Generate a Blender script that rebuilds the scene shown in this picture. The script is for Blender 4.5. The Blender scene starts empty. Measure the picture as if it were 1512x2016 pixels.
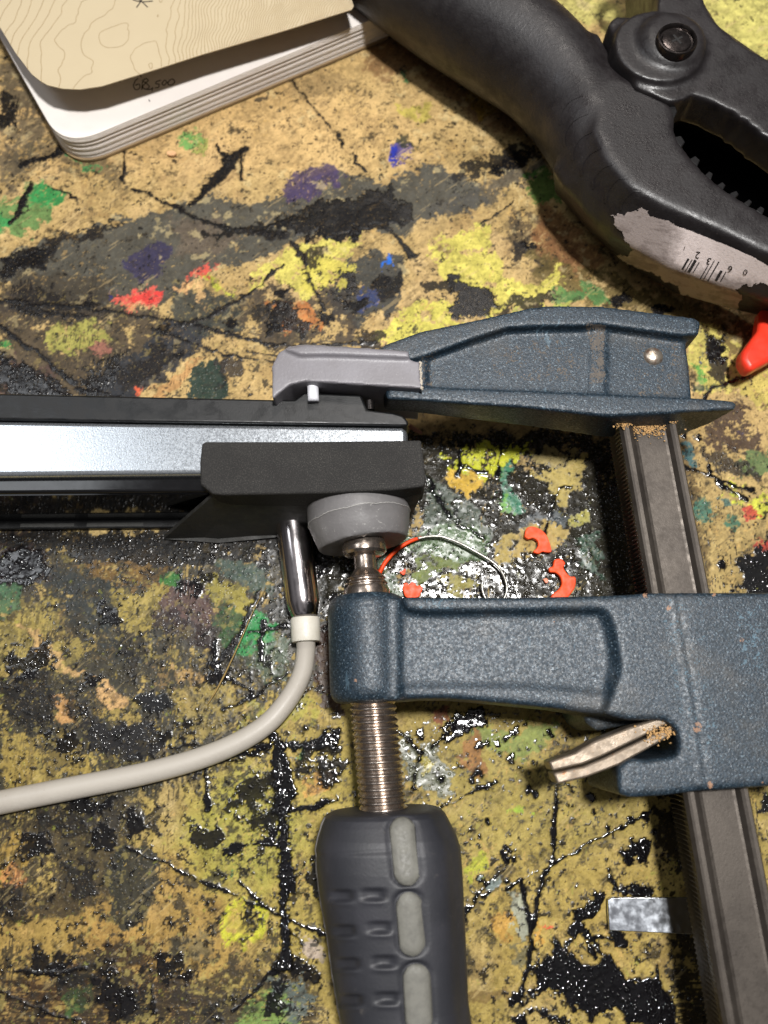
import bpy, math, numpy as np
from mathutils import Vector, Matrix
from mathutils.bvhtree import BVHTree
S = bpy.context.scene
COL = S.collection
# ------------------------------------------------------------------ camera
F, CU, CV, TH, H = 1456.0, 756.0, 1008.0, math.radians(16), 161.0      # photo pixels, tilt, lens height over the table in mm
SN, CS = math.sin(TH), math.cos(TH)
def W(u, v, h):
    """point on the horizontal plane at height h (mm) under a photo position"""
    a = (u - CU) / F; b = (v - CV) / F
    t = (H - h) / (CS + b * SN)
    return (a * t, (SN - b * CS) * t, h)
def ray(u, v):
    a = (u - CU) / F; b = (v - CV) / F
    return Vector((a, SN - b * CS, -(CS + b * SN))).normalized()
def PX(x, y, h=0.0):
    dz = h - H
    zc = SN * y - CS * dz
    return CU + F * x / zc, CV - F * (CS * y + SN * dz) / zc
cam = bpy.data.cameras.new('camera'); co = bpy.data.objects.new('camera', cam); COL.objects.link(co)
co.location = (0, 0, H / 1000); co.rotation_euler = (TH, 0, 0)
cam.sensor_fit = 'VERTICAL'; cam.sensor_height = 36; cam.sensor_width = 27; cam.lens = F / 2016 * 36
cam.clip_start = 0.01; cam.clip_end = 20
cam.dof.use_dof = True; cam.dof.focus_distance = 0.152; cam.dof.aperture_fstop = 15
S.camera = co
# ------------------------------------------------------------------ room light
wd = bpy.data.worlds.new('World'); S.world = wd; wd.use_nodes = True
nt = wd.node_tree; bg = nt.nodes['Background']
tc = nt.nodes.new('ShaderNodeTexCoord'); mp = nt.nodes.new('ShaderNodeMapping'); mp.inputs['Scale'].default_value = (1.3, 1.3, 1.3)
sz = nt.nodes.new('ShaderNodeSeparateXYZ'); zr = nt.nodes.new('ShaderNodeMapRange'); zr.inputs['From Min'].default_value = .25; zr.inputs['From Max'].default_value = .75; zr.inputs['To Min'].default_value = .25
nz = nt.nodes.new('ShaderNodeTexNoise'); nz.inputs['Scale'].default_value = 1.6; nz.inputs['Detail'].default_value = 2
rp = nt.nodes.new('ShaderNodeValToRGB')
rp.color_ramp.elements[0].position = .34; rp.color_ramp.elements[0].color = (.03, .025, .028, 1)
rp.color_ramp.elements[1].position = .62; rp.color_ramp.elements[1].color = (.62, .6, .62, 1)
nt.links.new(tc.outputs['Generated'], mp.inputs[0]); nt.links.new(mp.outputs[0], nz.inputs['Vector'])
nt.links.new(nz.outputs['Fac'], rp.inputs[0]); vm = nt.nodes.new('ShaderNodeVectorMath'); vm.operation = 'SCALE'
nt.links.new(tc.outputs['Generated'], sz.inputs[0]); nt.links.new(sz.outputs[2], zr.inputs[0])
nt.links.new(rp.outputs[0], vm.inputs[0]); nt.links.new(zr.outputs[0], vm.inputs['Scale']); nt.links.new(vm.outputs[0], bg.inputs[0]); bg.inputs[1].default_value = .38
def lamp(name, loc, target, power, size, color, sy=None):
    l = bpy.data.lights.new(name, 'AREA'); l.energy = power; l.color = color
    l.shape = 'RECTANGLE' if sy else 'DISK'; l.size = size
    if sy: l.size_y = sy
    o = bpy.data.objects.new(name, l); COL.objects.link(o); o.location = loc
    o.rotation_euler = (Vector(target) - Vector(loc)).to_track_quat('-Z', 'Y').to_euler()
    return o
lamp('work_lamp', (.06, .072, .56), (.02, .05, 0), 4.3, .055, (1, .98, .955))
lamp('ceiling_lamp', (.12, .80, 1.05), (0, .1, 0), 3.4, .2, (1, .93, .86))
lamp('added_side_light', (-.62, .36, .95), (-.02, .05, 0), 1.5, .34, (.92, .96, 1), .32)  # added unseen source, placed to brighten the left end of the silver frame
S.view_settings.view_transform = 'Standard'; S.view_settings.look = 'None'
S.view_settings.gamma = 1; S.view_settings.exposure = 0
S.view_settings.use_curve_mapping = False
S.cycles.max_bounces = 6; S.cycles.sample_clamp_indirect = 4; S.cycles.caustics_reflective = False; S.cycles.caustics_refractive = False

def lin(c):
    c = np.asarray(c, float) / 255.0
    return np.where(c <= .04045, c / 12.92, ((c + .055) / 1.055) ** 2.4)
# ------------------------------------------------------------------ materials
class M:
    def __init__(s, name, base=(128, 128, 128), rough=.5, metal=0.0, spec=.5):
        s.m = bpy.data.materials.new(name); s.m.use_nodes = True; s.t = s.m.node_tree
        s.b = s.t.nodes['Principled BSDF']; s.base = tuple(lin(base)) + (1,)
        s.b.inputs['Base Color'].default_value = s.base
        s.b.inputs['Roughness'].default_value = rough; s.b.inputs['Metallic'].default_value = metal
        s.b.inputs['Specular IOR Level'].default_value = spec
        s.c = None; s._co = None; s._n = None
    def n(s, typ, **kw):
        x = s.t.nodes.new(typ)
        for k, v in kw.items(): setattr(x, k, v)
        return x
    def l(s, a, b): s.t.links.new(a, b)
    def co(s, scale=(1, 1, 1)):
        tc = s.n('ShaderNodeTexCoord'); mp = s.n('ShaderNodeMapping')
        mp.inputs['Scale'].default_value = tuple(1000 * k for k in scale)     # texture space in millimetres
        s.l(tc.outputs['Object'], mp.inputs[0]); return mp.outputs[0]
    def noise(s, mm, detail=4, rough=.6, scale=(1, 1, 1), dist=0.0):
        x = s.n('ShaderNodeTexNoise'); x.inputs['Scale'].default_value = 1.0 / mm
        x.inputs['Detail'].default_value = detail; x.inputs['Roughness'].default_value = rough; x.inputs['Distortion'].default_value = dist
        s.l(s.co(scale), x.inputs['Vector']); return x.outputs['Fac']
    def vor(s, mm, scale=(1, 1, 1), feature='F1'):
        x = s.n('ShaderNodeTexVoronoi'); x.feature = feature; x.inputs['Scale'].default_value = 1.0 / mm
        s.l(s.co(scale), x.inputs['Vector']); return x
    def ramp(s, f, lo, hi, a=0.0, b=1.0):
        x = s.n('ShaderNodeMapRange'); x.interpolation_type = 'SMOOTHSTEP'
        x.inputs['From Min'].default_value = lo; x.inputs['From Max'].default_value = hi
        x.inputs['To Min'].default_value = a; x.inputs['To Max'].default_value = b
        s.l(f, x.inputs['Value']); return x.outputs['Result']
    def math(s, op, a, b=None, clamp=False):
        x = s.n('ShaderNodeMath', operation=op, use_clamp=clamp)
        for i, q in enumerate((a, b)):
            if q is None: continue
            if isinstance(q, (int, float)): x.inputs[i].default_value = q
            else: s.l(q, x.inputs[i])
        return x.outputs[0]
    def mix(s, fac, rgb, a=None):
        """layer a colour over what there is"""
        x = s.n('ShaderNodeMix', data_type='RGBA')
        prev = s.c if a is None else a
        if prev is None: x.inputs[6].default_value = s.base
        else: s.l(prev, x.inputs[6])
        if isinstance(fac, (int, float)): x.inputs[0].default_value = fac
        else: s.l(fac, x.inputs[0])
        if isinstance(rgb, tuple): x.inputs[7].default_value = tuple(lin(rgb)) + (1,)
        else: s.l(rgb, x.inputs[7])
        s.c = x.outputs[2]; s.l(s.c, s.b.inputs['Base Color']); return s
    def rough(s, f): s.l(f, s.b.inputs['Roughness']); return s
    def bump(s, f, mm, strength=1.0):
        x = s.n('ShaderNodeBump'); x.inputs['Distance'].default_value = mm / 1000.0; x.inputs['Strength'].default_value = strength
        s.l(f, x.inputs['Height'])
        if s._n is not None: s.l(s._n, x.inputs['Normal'])
        s._n = x.outputs['Normal']; s.l(s._n, s.b.inputs['Normal']); return s

def make_cast():
    m = M('cast_blue', (17, 32, 42), .42, .1, .6)
    a = m.noise(.45, 3, .7)
    m.mix(m.ramp(a, .42, .62), (38, 54, 67))
    b = m.noise(.3, 1, .5)
    m.mix(m.ramp(b, .62, .74, 0, .7), (120, 138, 150))
    d = m.noise(14, 4, .6)
    m.mix(m.ramp(d, .52, .72, 0, .45), (74, 70, 64))
    e = m.noise(9, 5, .75, dist=1)
    m.mix(m.ramp(e, .735, .75, 0, .8), (150, 112, 78))
    k = m.noise(5.5, 4, .6, (1, .3, 1), 1.5)
    m.mix(m.ramp(k, .70, .71, 0, .35), (92, 118, 134)); m.mix(m.ramp(m.noise(2.3, 3, .5), .78, .79, 0, .9), (178, 130, 96))
    m.rough(m.ramp(m.noise(.5, 2), .3, .7, .34, .62))
    m.bump(m.noise(.4, 3, .6), .12, .8)
    return m.m
def make_rubber(name, rgb, pale, r=.55, bm=.05):
    m = M(name, rgb, r, 0, .4)
    m.mix(m.ramp(m.noise(7, 5, .65), .4, .75, 0, .55), pale)
    m.mix(m.ramp(m.noise(.7, 4, .7, dist=.6), .66, .76, 0, .55), tuple(min(255, int(c * 1.35 + 16)) for c in pale))
    m.rough(m.ramp(m.noise(3, 4), .3, .7, r - .12, r + .12))
    m.bump(m.noise(.5, 3), bm, .8)
    return m.m
def make_steel(name, rgb, r, dirt, dmm=4, aniso=(1, 1, 1), metal=.9, dlo=.45, dhi=.75, dmax=.8):
    m = M(name, rgb, r, metal)
    d = m.noise(dmm, 5, .7)
    m.mix(m.ramp(d, dlo, dhi, 0, dmax), dirt)
    m.rough(m.ramp(m.noise(1.2, 4, .6, aniso), .3, .7, r * .75, r * 1.35))
    m.bump(m.noise(.4, 3, .6, aniso), .03, .5)
    return m.m
def simple(name, rgb, r=.5, metal=0, var=None, mm=3, bm=0, bmm=.4, spec=.5, vmax=.6):
    m = M(name, rgb, r, metal, spec)
    m.mix(m.ramp(m.noise(mm, 4, .65), .4, .7, 0, vmax), var or tuple(int(c * .85) for c in rgb))
    m.rough(m.ramp(m.noise(mm * .4, 3), .3, .7, max(.02, r * .8), min(1, r * 1.25)))
    if bm: m.bump(m.noise(bmm, 3), bm, .8)
    return m.m
# ------------------------------------------------------------------ mesh helpers (all in mm)
class MB:
    def __init__(s): s.v = []; s.f = []; s.mi = []
    def add(s, v, f, mi=0):
        o = len(s.v); s.v.extend([tuple(p) for p in v]); s.f.extend([tuple(i + o for i in q) for q in f]); s.mi.extend([mi] * len(f)); return s
def rings(rs, cap=True, closed=True):
    n = len(rs[0]); v = [p for r in rs for p in r]; f = []
    for k in range(len(rs) - 1):
        for i in range(n if closed else n - 1):
            j = (i + 1) % n
            f.append((k * n + i, (k + 1) * n + i, (k + 1) * n + j, k * n + j))
    if cap: f.append(tuple(range(n))); f.append(tuple(range((len(rs) - 1) * n + n - 1, (len(rs) - 1) * n - 1, -1)))
    return v, f
def area2(p): return sum(p[i][0] * p[(i + 1) % len(p)][1] - p[(i + 1) % len(p)][0] * p[i][1] for i in range(len(p)))
def orient(r):
    return list(r) if area2(r) > 0 else list(r)[::-1]
def prism(pts, top, bot, botpts=None):
    """solid whose top outline is given in photo positions at height top"""
    a = [W(u, v, top) for u, v in pts]
    b = [W(u, v, bot) for u, v in botpts] if botpts else [(x, y, bot) for x, y, _ in a]
    if area2(a) < 0: a.reverse(); b.reverse()
    return rings([a, b])
def prismxy(pts, top, bot):
    a = orient([(x, y, top) for x, y in pts]); return rings([a, [(x, y, bot) for x, y, _ in a]])
def frame(d):
    d = Vector(d).normalized(); up = Vector((0, 0, 1)) if abs(d.z) < .9 else Vector((0, 1, 0))
    s = d.cross(up).normalized(); return d, s, s.cross(d).normalized()
def lathe(A, B, prof, n=56):
    A = Vector(A); d, s, t = frame(Vector(B) - A)
    rs = [[tuple(A + d * a + (s * math.cos(2 * math.pi * i / n) + t * math.sin(2 * math.pi * i / n)) * r) for i in range(n)] for a, r in prof]
    return rings(rs)
def spline(P, k=10):
    P = [np.array(p, float) for p in P]; P = [2 * P[0] - P[1]] + P + [2 * P[-1] - P[-2]]; out = []
    for i in range(1, len(P) - 2):
        for j in range(k):
            t = j / k; a, b, c, d = P[i - 1:i + 3]
            out.append(.5 * (2 * b + (c - a) * t + (2 * a - 5 * b + 4 * c - d) * t * t + (3 * b - a - 3 * c + d) * t ** 3))
    out.append(P[-2]); return out
def tube(P, R, n=24, k=10, flat=1.0):
    Q = spline([tuple(p) + (r,) for p, r in zip(P, R)], k); rs = []
    for i, q in enumerate(Q):
        a = Q[max(0, i - 1)][:3]; b = Q[min(len(Q) - 1, i + 1)][:3]
        d, s, t = frame(b - a); c = Vector(q[:3])
        rs.append([tuple(c + (s * math.cos(2 * math.pi * j / n) + t * flat * math.sin(2 * math.pi * j / n)) * q[3]) for j in range(n)])
    return rings(rs)
def ball(c, r, n=20, m=12, sq=(1, 1, 1)):
    c = Vector(c); rs = []
    for i in range(m + 1):
        a = math.pi * (i + .02) / (m + .04)
        rs.append([(c.x + sq[0] * r * math.sin(a) * math.cos(2 * math.pi * j / n), c.y + sq[1] * r * math.sin(a) * math.sin(2 * math.pi * j / n), c.z + sq[2] * r * math.cos(a)) for j in range(n)])
    return rings(rs)
def voxel(parts, size=.45, smooth=4):
    """fuse closed solids into one casting with softened edges"""
    b = MB()
    for v, f in parts: b.add(v, f)
    me = bpy.data.meshes.new('t'); me.from_pydata(b.v, [], b.f)
    o = bpy.data.objects.new('t', me); COL.objects.link(o)
    m = o.modifiers.new('r', 'REMESH'); m.mode = 'VOXEL'; m.voxel_size = size
    if smooth: q = o.modifiers.new('s', 'SMOOTH'); q.factor = .5; q.iterations = smooth
    dg = bpy.context.evaluated_depsgraph_get(); e = o.evaluated_get(dg); k = e.to_mesh()
    v = [tuple(p.co) for p in k.vertices]; f = [tuple(p.vertices) for p in k.polygons]
    e.to_mesh_clear(); bpy.data.objects.remove(o); bpy.data.meshes.remove(me)
    return v, f
def link(name, geo, mats, parent=None, origin=(0, 0, 0), bevel=0, smooth=True, angle=35, seg=3, colors=None):
    if isinstance(geo, MB): v, f, mi = geo.v, geo.f, geo.mi
    else: (v, f), mi = geo, None
    if parent is not None: origin = tuple(c * 1000 for c in parent['_o'])
    vv = (np.array(v, float) - np.array(origin)) / 1000.0
    me = bpy.data.meshes.new(name); me.from_pydata(vv.tolist(), [], f)
    if not isinstance(mats, (list, tuple)): mats = [mats]
    for m in mats: me.materials.append(m)
    if mi: me.polygons.foreach_set('material_index', mi)
    if colors is not None:
        at = me.color_attributes.new('Col', 'FLOAT_COLOR', 'POINT'); at.data.foreach_set('color', np.asarray(colors, np.float32).ravel())
    me.validate(); me.update()
    if smooth:
        me.polygons.foreach_set('use_smooth', [True] * len(me.polygons))
        if angle: me.set_sharp_from_angle(angle=math.radians(angle))
    o = bpy.data.objects.new(name, me); COL.objects.link(o)
    if parent is not None: o.parent = parent
    else: o.location = tuple(c / 1000 for c in origin)
    o['_o'] = tuple(c / 1000 for c in origin)
    if bevel:
        b = o.modifiers.new('bevel', 'BEVEL'); b.width = bevel / 1000; b.segments = seg; b.limit_method = 'ANGLE'; b.angle_limit = math.radians(40)
    return o
def tag(o, label, cat, group=None, kind=None):
    o['label'] = label; o['category'] = cat
    if group: o['group'] = group
    if kind: o['kind'] = kind
    return o
def thing(name, label, cat, base, group=None):
    o = bpy.data.objects.new(name, None); COL.objects.link(o); o.location = tuple(c / 1000 for c in base)
    o.empty_display_size = .01
    o['_o'] = tuple(c / 1000 for c in base); return tag(o, label, cat, group)
def bvh(geo): return BVHTree.FromPolygons([Vector(p) for p in geo[0]], geo[1])
CAM = Vector((0, 0, H))
def hit(B, u, v, off):
    p, nrm, i, d = B.ray_cast(CAM, ray(u, v))
    if p is None: return None
    if nrm.dot(CAM - p) < 0: nrm = -nrm
    return tuple(p + nrm * off)
def inside(poly, x, y):
    c = False; j = len(poly) - 1
    for i in range(len(poly)):
        if (poly[i][1] > y) != (poly[j][1] > y) and x < (poly[j][0] - poly[i][0]) * (y - poly[i][1]) / (poly[j][1] - poly[i][1]) + poly[i][0]: c = not c
        j = i
    return c
def sticker(poly, B, off, step=1.6, test=None):
    """a thin skin laid on a surface inside an outline"""
    us = [p[0] for p in poly]; vs = [p[1] for p in poly]; nu = int((max(us) - min(us)) / step) + 2; nv = int((max(vs) - min(vs)) / step) + 2
    ids = {}; V = []; Fc = []; UV = []
    def g(i, j):
        if (i, j) not in ids:
            u = min(us) + i * step; v = min(vs) + j * step
            p = hit(B, u, v, off)
            ids[(i, j)] = -1 if p is None else len(V)
            if p is not None: V.append(p); UV.append((u, v))
        return ids[(i, j)]
    for i in range(nu):
        for j in range(nv):
            u = min(us) + (i + .5) * step; v = min(vs) + (j + .5) * step
            if inside(poly, u, v) and (test is None or test(u, v)):
                q = [g(i, j), g(i, j + 1), g(i + 1, j + 1), g(i + 1, j)]
                if min(q) >= 0:
                    z = [Vector(V[k]) for k in q]
                    if max((z[k] - z[(k + 1) % 4]).length for k in range(4)) < step * 1.2: Fc.append(tuple(q))
    return V, Fc, UV
def ribbon(pts, w, fn):
    """flat stroke; fn maps a photo position to the surface"""
    q = [np.array(p, float) for p in pts]; V = []; Fc = []
    for i, p in enumerate(q):
        d = q[min(len(q) - 1, i + 1)] - q[max(0, i - 1)]; d = d / (np.linalg.norm(d) + 1e-9); nn = np.array((-d[1], d[0])) * w / 2
        for s in (-1, 1):
            x = fn(*(p + s * nn))
            if x is None: return [], []
            V.append(x)
    for i in range(len(q) - 1): Fc.append((2 * i, 2 * i + 1, 2 * i + 3, 2 * i + 2))
    return V, Fc
def pill(cu, cv, w, h, ang=0, n=10):
    """rounded bar outline"""
    o = []; r = w / 2
    for s, a0 in ((1, 0), (-1, math.pi)):
        for i in range(n + 1):
            a = a0 + math.pi * i / n; o.append((r * math.cos(a), s * (h / 2 - r) + r * math.sin(a)))
    c, s_ = math.cos(ang), math.sin(ang)
    return [(cu + x * c - y * s_, cv + x * s_ + y * c) for x, y in o]
#TABLE
exec_table = True
rng = np.random.RandomState(7)
_T = {}
def vnoise(x, y, seed):
    if seed not in _T: _T[seed] = np.random.RandomState(seed).rand(256, 256).astype(np.float32)
    T = _T[seed]
    xi = np.floor(x).astype(np.int64); yi = np.floor(y).astype(np.int64)
    fx = (x - xi).astype(np.float32); fy = (y - yi).astype(np.float32)
    fx = fx * fx * (3 - 2 * fx); fy = fy * fy * (3 - 2 * fy)
    a = T[xi & 255, yi & 255]; b = T[(xi + 1) & 255, yi & 255]; c = T[xi & 255, (yi + 1) & 255]; d = T[(xi + 1) & 255, (yi + 1) & 255]
    return (a + (b - a) * fx) + ((c + (d - c) * fx) - (a + (b - a) * fx)) * fy
def fbm(x, y, mm, octv, seed, gain=.55):
    o = 0; a = 1; tot = 0; c, s = math.cos(.6), math.sin(.6); x = x / mm; y = y / mm
    for k in range(octv):
        o = o + a * (vnoise(x + 31.7 * k, y + 11.3 * k, seed + k) * 2 - 1); tot += a; a *= gain
        x, y = (x * c - y * s) * 2.03, (x * s + y * c) * 2.03
    return o / tot * 1.9
def axis(a, b, st, far, grow=1.25):
    q = list(np.arange(a, b + st, st)); s = st; lo = a; hi = q[-1]; L = []; R = []
    while hi < far: s *= grow; hi += s; R.append(hi)
    s = st
    while lo > -far: s *= grow; lo -= s; L.append(lo)
    return np.array(L[::-1] + q + R)
xs = axis(-114, 114, .25, 420)
ym = [-60.0]
while ym[-1] < 204: ym.append(ym[-1] + .215 + .09 * (ym[-1] + 60) / 264)
s_ = .3; up = []; h_ = ym[-1]
while h_ < 520: s_ *= 1.25; h_ += s_; up.append(h_)
s_ = .3; dn = []; h_ = ym[0]
while h_ > -360: s_ *= 1.25; h_ -= s_; dn.append(h_)
ys = np.array(dn[::-1] + ym + up)
GX, GY = np.meshgrid(xs, ys); NY, NX = GX.shape
X = GX.ravel().astype(np.float32); Y = GY.ravel().astype(np.float32)
zc = np.maximum(SN * Y + CS * H, 30.0)
U0 = CU + F * X / zc; V0 = CV - F * (CS * Y - SN * H) / zc
A1 = fbm(X, Y, 9, 4, 10); A2 = fbm(X, Y, 9, 4, 30); B1 = fbm(X, Y, 2.4, 4, 50); B2 = fbm(X, Y, 2.4, 4, 70)
C1 = fbm(X, Y, .9, 3, 90, .7); C2 = fbm(X + 40, Y, .9, 3, 110, .7); D1 = fbm(X, Y, 5, 5, 130, .65)
U = U0 + 10 * A1 + 8 * B1 + 4 * C1; V = V0 + 10 * A2 + 8 * B2 + 4 * C2
def ss(x, a, b):
    t = np.clip((x - a) / (b - a), 0, 1); return t * t * (3 - 2 * t)
def zone(u, v, ru, rv, soft=.5):
    """soft oval"""
    d = np.sqrt(((U - u) / ru) ** 2 + ((V - v) / rv) ** 2) + .18 * D1
    return 1 - ss(d, 1 - soft, 1 + soft * .4)
rgb = np.zeros((X.size, 3), np.float32); wet = np.zeros(X.size, np.float32); bead = np.zeros(X.size, np.float32); hgt = np.zeros(X.size, np.float32)
rgb[:] = lin((176, 148, 92))
def over(m, c, w=None, h=0.0, bd=None):
    global rgb, wet, bead, hgt
    m = m[:, None]; rgb += (lin(c).astype(np.float32) - rgb) * m; m = m[:, 0]
    if w is not None: wet += (w - wet) * m
    if bd is not None: bead += (bd - bead) * m
    if h: hgt += h * m
def seg_d(px, py, pts, closed):
    d = np.full(px.shape, 1e9, np.float32); n = len(pts); ins = np.zeros(px.shape, bool)
    for i in range(n if closed else n - 1):
        ax, ay = pts[i][:2]; bx, by = pts[(i + 1) % n][:2]
        ex, ey = bx - ax, by - ay; t = np.clip(((px - ax) * ex + (py - ay) * ey) / (ex * ex + ey * ey + 1e-9), 0, 1)
        q = np.hypot(px - ax - t * ex, py - ay - t * ey)
        if not closed and len(pts[i]) > 2: q = q - (pts[i][2] + t * (pts[i + 1][2] - pts[i][2]))
        d = np.minimum(d, q)
        if closed and ay != by: ins ^= ((ay > py) != (by > py)) & (px < ex * (py - ay) / ey + ax)
    return np.where(ins, -d, d) if closed else d
def blob(pts, c, rag=5, soft=2.2, cover=1.0, hole=None, holemm=0, w=None, h=0.0, bd=None, sh=0):
    """a patch of paint with a ragged rim; hole wears it away in spots"""
    us = [p[0] for p in pts]; vs = [p[1] for p in pts]
    k = np.where((U0 > min(us) - 45) & (U0 < max(us) + 45) & (V0 > min(vs) - 45) & (V0 < max(vs) + 45))[0]
    if not len(k): return
    d = -seg_d(U[k], V[k], pts, True) + rag * np.roll(B1, sh * 977)[k] + rag * .4 * np.roll(C1, sh * 77)[k]
    soft = soft if soft > 7 else soft * .6
    m = ss(d, -soft, soft)
    if hole is not None:
        nn = np.roll(D1 if holemm else B2, 1311 * sh)[k] * .7 + C2[k] * .45; m = m * (1 - ss(nn, hole, hole + .22))
    full = np.zeros(X.size, np.float32); full[k] = m * cover; over(full, c, w, h, bd)
def line(pts, c=(11, 10, 12), rag=2.2, soft=1.6, w=1.0, h=.25, bd=.6, gap=None, cover=1.0, sh=0):
    us = [p[0] for p in pts]; vs = [p[1] for p in pts]
    k = np.where((U0 > min(us) - 40) & (U0 < max(us) + 40) & (V0 > min(vs) - 40) & (V0 < max(vs) + 40))[0]
    if not len(k): return
    d = 1.0 - seg_d(U0[k] + 3.5 * B1[k] + 5 * A1[k], V0[k] + 3.5 * B2[k] + 5 * A2[k], pts, False) + rag * (C1[k] + np.roll(B1, 5000 * (sh + 1))[k])
    m = ss(d, -soft, soft)
    if gap is not None: m = m * (1 - ss(np.roll(D1, 9000 * (sh + 1))[k], gap, gap + .3))
    full = np.zeros(X.size, np.float32); full[k] = m * cover; over(full, c, w, h, bd)
BLK = (11, 10, 12); CHA = (62, 63, 60)
# bare board, stained from zone to zone
over(ss(V0 + 60 * A1, 1150, 1400) * .85, (162, 138, 66))
over(ss(A2 + .3 * D1, .1, .8) * .5, (146, 122, 72)); over(ss(A1 - .3 * D1, .3, 1.0) * .45, (190, 160, 108))
over(ss(np.roll(D1, 4000), .35, .9) * .4, (128, 98, 58))
over(ss(B1 + .5 * C1, .45, .95) * .35, (120, 104, 62)); over(ss(B2 - .6 * C2, .6, 1.1) * .4, (205, 176, 118))
over(zone(300, 250, 500, 120) * .35, (196, 158, 104)); over(zone(640, 230, 300, 140) * .5, (192, 158, 98))
over(zone(1460, 40, 200, 160, .3) * .85, (186, 180, 92)); over(zone(1130, 20, 120, 40, .4) * .8, (176, 170, 90))
over(zone(120, 1850, 210, 130) * .8, (156, 124, 62)); over(zone(120, 1990, 300, 80) * .6, (112, 76, 46)); over(zone(340, 1830, 200, 160) * .5, (166, 122, 60))
over(zone(1000, 1620, 260, 220) * .5, (160, 142, 68)); over(zone(1130, 1800, 240, 160) * .5, (172, 142, 68))
over(zone(600, 1650, 220, 260) * .45, (168, 148, 62)); over(zone(480, 1640, 130, 150) * .5, (150, 150, 54))
sp = ss(np.roll(C1, 3333) + .5 * B2, .55, .95)
over(sp * .5, (84, 70, 44))
# broad charcoal stains, then brown painted shade and a dark band along the spring clamp
blob([(0, 500), (120, 468), (250, 432), (380, 400), (420, 388), (560, 385), (600, 370), (650, 345), (760, 350), (800, 336), (870, 325), (930, 350), (965, 400), (900, 425), (840, 412), (800, 470), (700, 452), (600, 470), (560, 482), (480, 520), (420, 540), (380, 560), (330, 585), (230, 605), (130, 595), (60, 565), (-30, 560), (-40, 510)], (66, 67, 62), 5, 3, .95, .95, 0, w=.25)
blob([(330, 440), (420, 425), (470, 460), (440, 500), (350, 500)], (96, 84, 70), 10, 12, .8, .6, sh=3)
blob([(0, 540), (120, 545), (210, 560), (260, 610), (150, 640), (0, 620)], (60, 54, 44), 10, 8, .85, .5, 1, w=.3, sh=2)
blob([(-40, 560), (60, 570), (200, 600), (330, 622), (420, 660), (380, 690), (330, 705), (270, 755), (220, 800), (-40, 800)], (58, 52, 46), 12, 6, .9, .42, 1, w=.35, sh=4)
blob([(105, 640), (200, 628), (215, 670), (160, 700), (90, 690)], (150, 146, 66), 9, 5, .9, .5, sh=5)
blob([(0, 700), (90, 720), (120, 800), (0, 800)], (84, 66, 60), 12, 6, .9, .5, sh=6, w=.4)
blob([(165, 690), (205, 675), (222, 690), (200, 710)], (140, 92, 76), 4, 3)
blob([(150, 800), (250, 700), (330, 635), (420, 640), (380, 700), (330, 722), (255, 790)], (44, 47, 52), 5, 3, .95, .9, w=.4, sh=7)
blob([(300, 760), (400, 700), (380, 730), (310, 790)], (176, 130, 76), 3, 3, .8)
blob([(368, 790), (385, 722), (422, 712), (444, 790)], (36, 52, 42), 3, 2, 1, w=.6, bd=.3)
blob([(850, 395), (930, 380), (1000, 330), (1060, 290), (1080, 330), (1020, 360), (940, 420), (860, 430)], (72, 70, 64), 10, 6, .85, .35, 1, sh=8)
blob([(930, 320), (990, 295), (1040, 290), (1070, 310), (1010, 340), (940, 350), (890, 350)], (22, 22, 23), 7, 4, .95, .9, w=.7, sh=9)
blob([(990, 430), (1050, 420), (1120, 470), (1150, 520), (1060, 520), (1000, 480)], (60, 50, 42), 9, 6, .8, .35, 1, sh=11)
blob([(670, 520), (740, 490), (790, 500), (800, 560), (790, 620), (700, 630), (640, 600), (660, 560)], (50, 54, 54), 9, 5, .95, .55, 1, w=.4, bd=.2, sh=12)
blob([(560, 560), (640, 560), (700, 600), (700, 680), (560, 690), (450, 640), (480, 590)], (58, 52, 46), 10, 6, .9, .25, 1, w=.5, sh=13)
blob([(330, 560), (400, 580), (470, 600), (480, 650), (400, 660), (330, 630)], (54, 58, 54), 7, 4, .95, .8, w=.4, sh=14)
blob([(0, 80), (50, 130), (110, 230), (90, 300), (40, 380), (0, 370)], (80, 72, 58), 12, 8, .85, .35, 1, w=.2, sh=15)
blob([(110, 270), (230, 310), (240, 370), (160, 350), (90, 330), (20, 350), (20, 300)], (74, 66, 50), 12, 8, .7, .3, 1, sh=16)
blob([(560, 150), (640, 130), (700, 150), (640, 200), (560, 190)], (110, 92, 62), 12, 8, .5, .3, 1, sh=17)
blob([(700, 130), (860, 170), (960, 240), (1060, 290), (1100, 220), (900, 100), (760, 60)], (112, 78, 46), 10, 10, .8, .8, sh=18)  # spring clamp's cast shadow, painted brown into the board colour
blob([(1060, 400), (1110, 430), (1200, 520), (1160, 560), (1090, 520), (1050, 450)], (120, 80, 44), 8, 8, .8, .8, sh=19)  # the same clamp shadow further along the arm, also painted in
blob([(1040, 480), (1230, 560), (1400, 600), (1512, 650), (1500, 700), (1380, 680), (1180, 600), (1060, 560)], (86, 74, 36), 14, 8, .85, .5, 1, sh=20)  # dark olive band below the spring clamp
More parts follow.
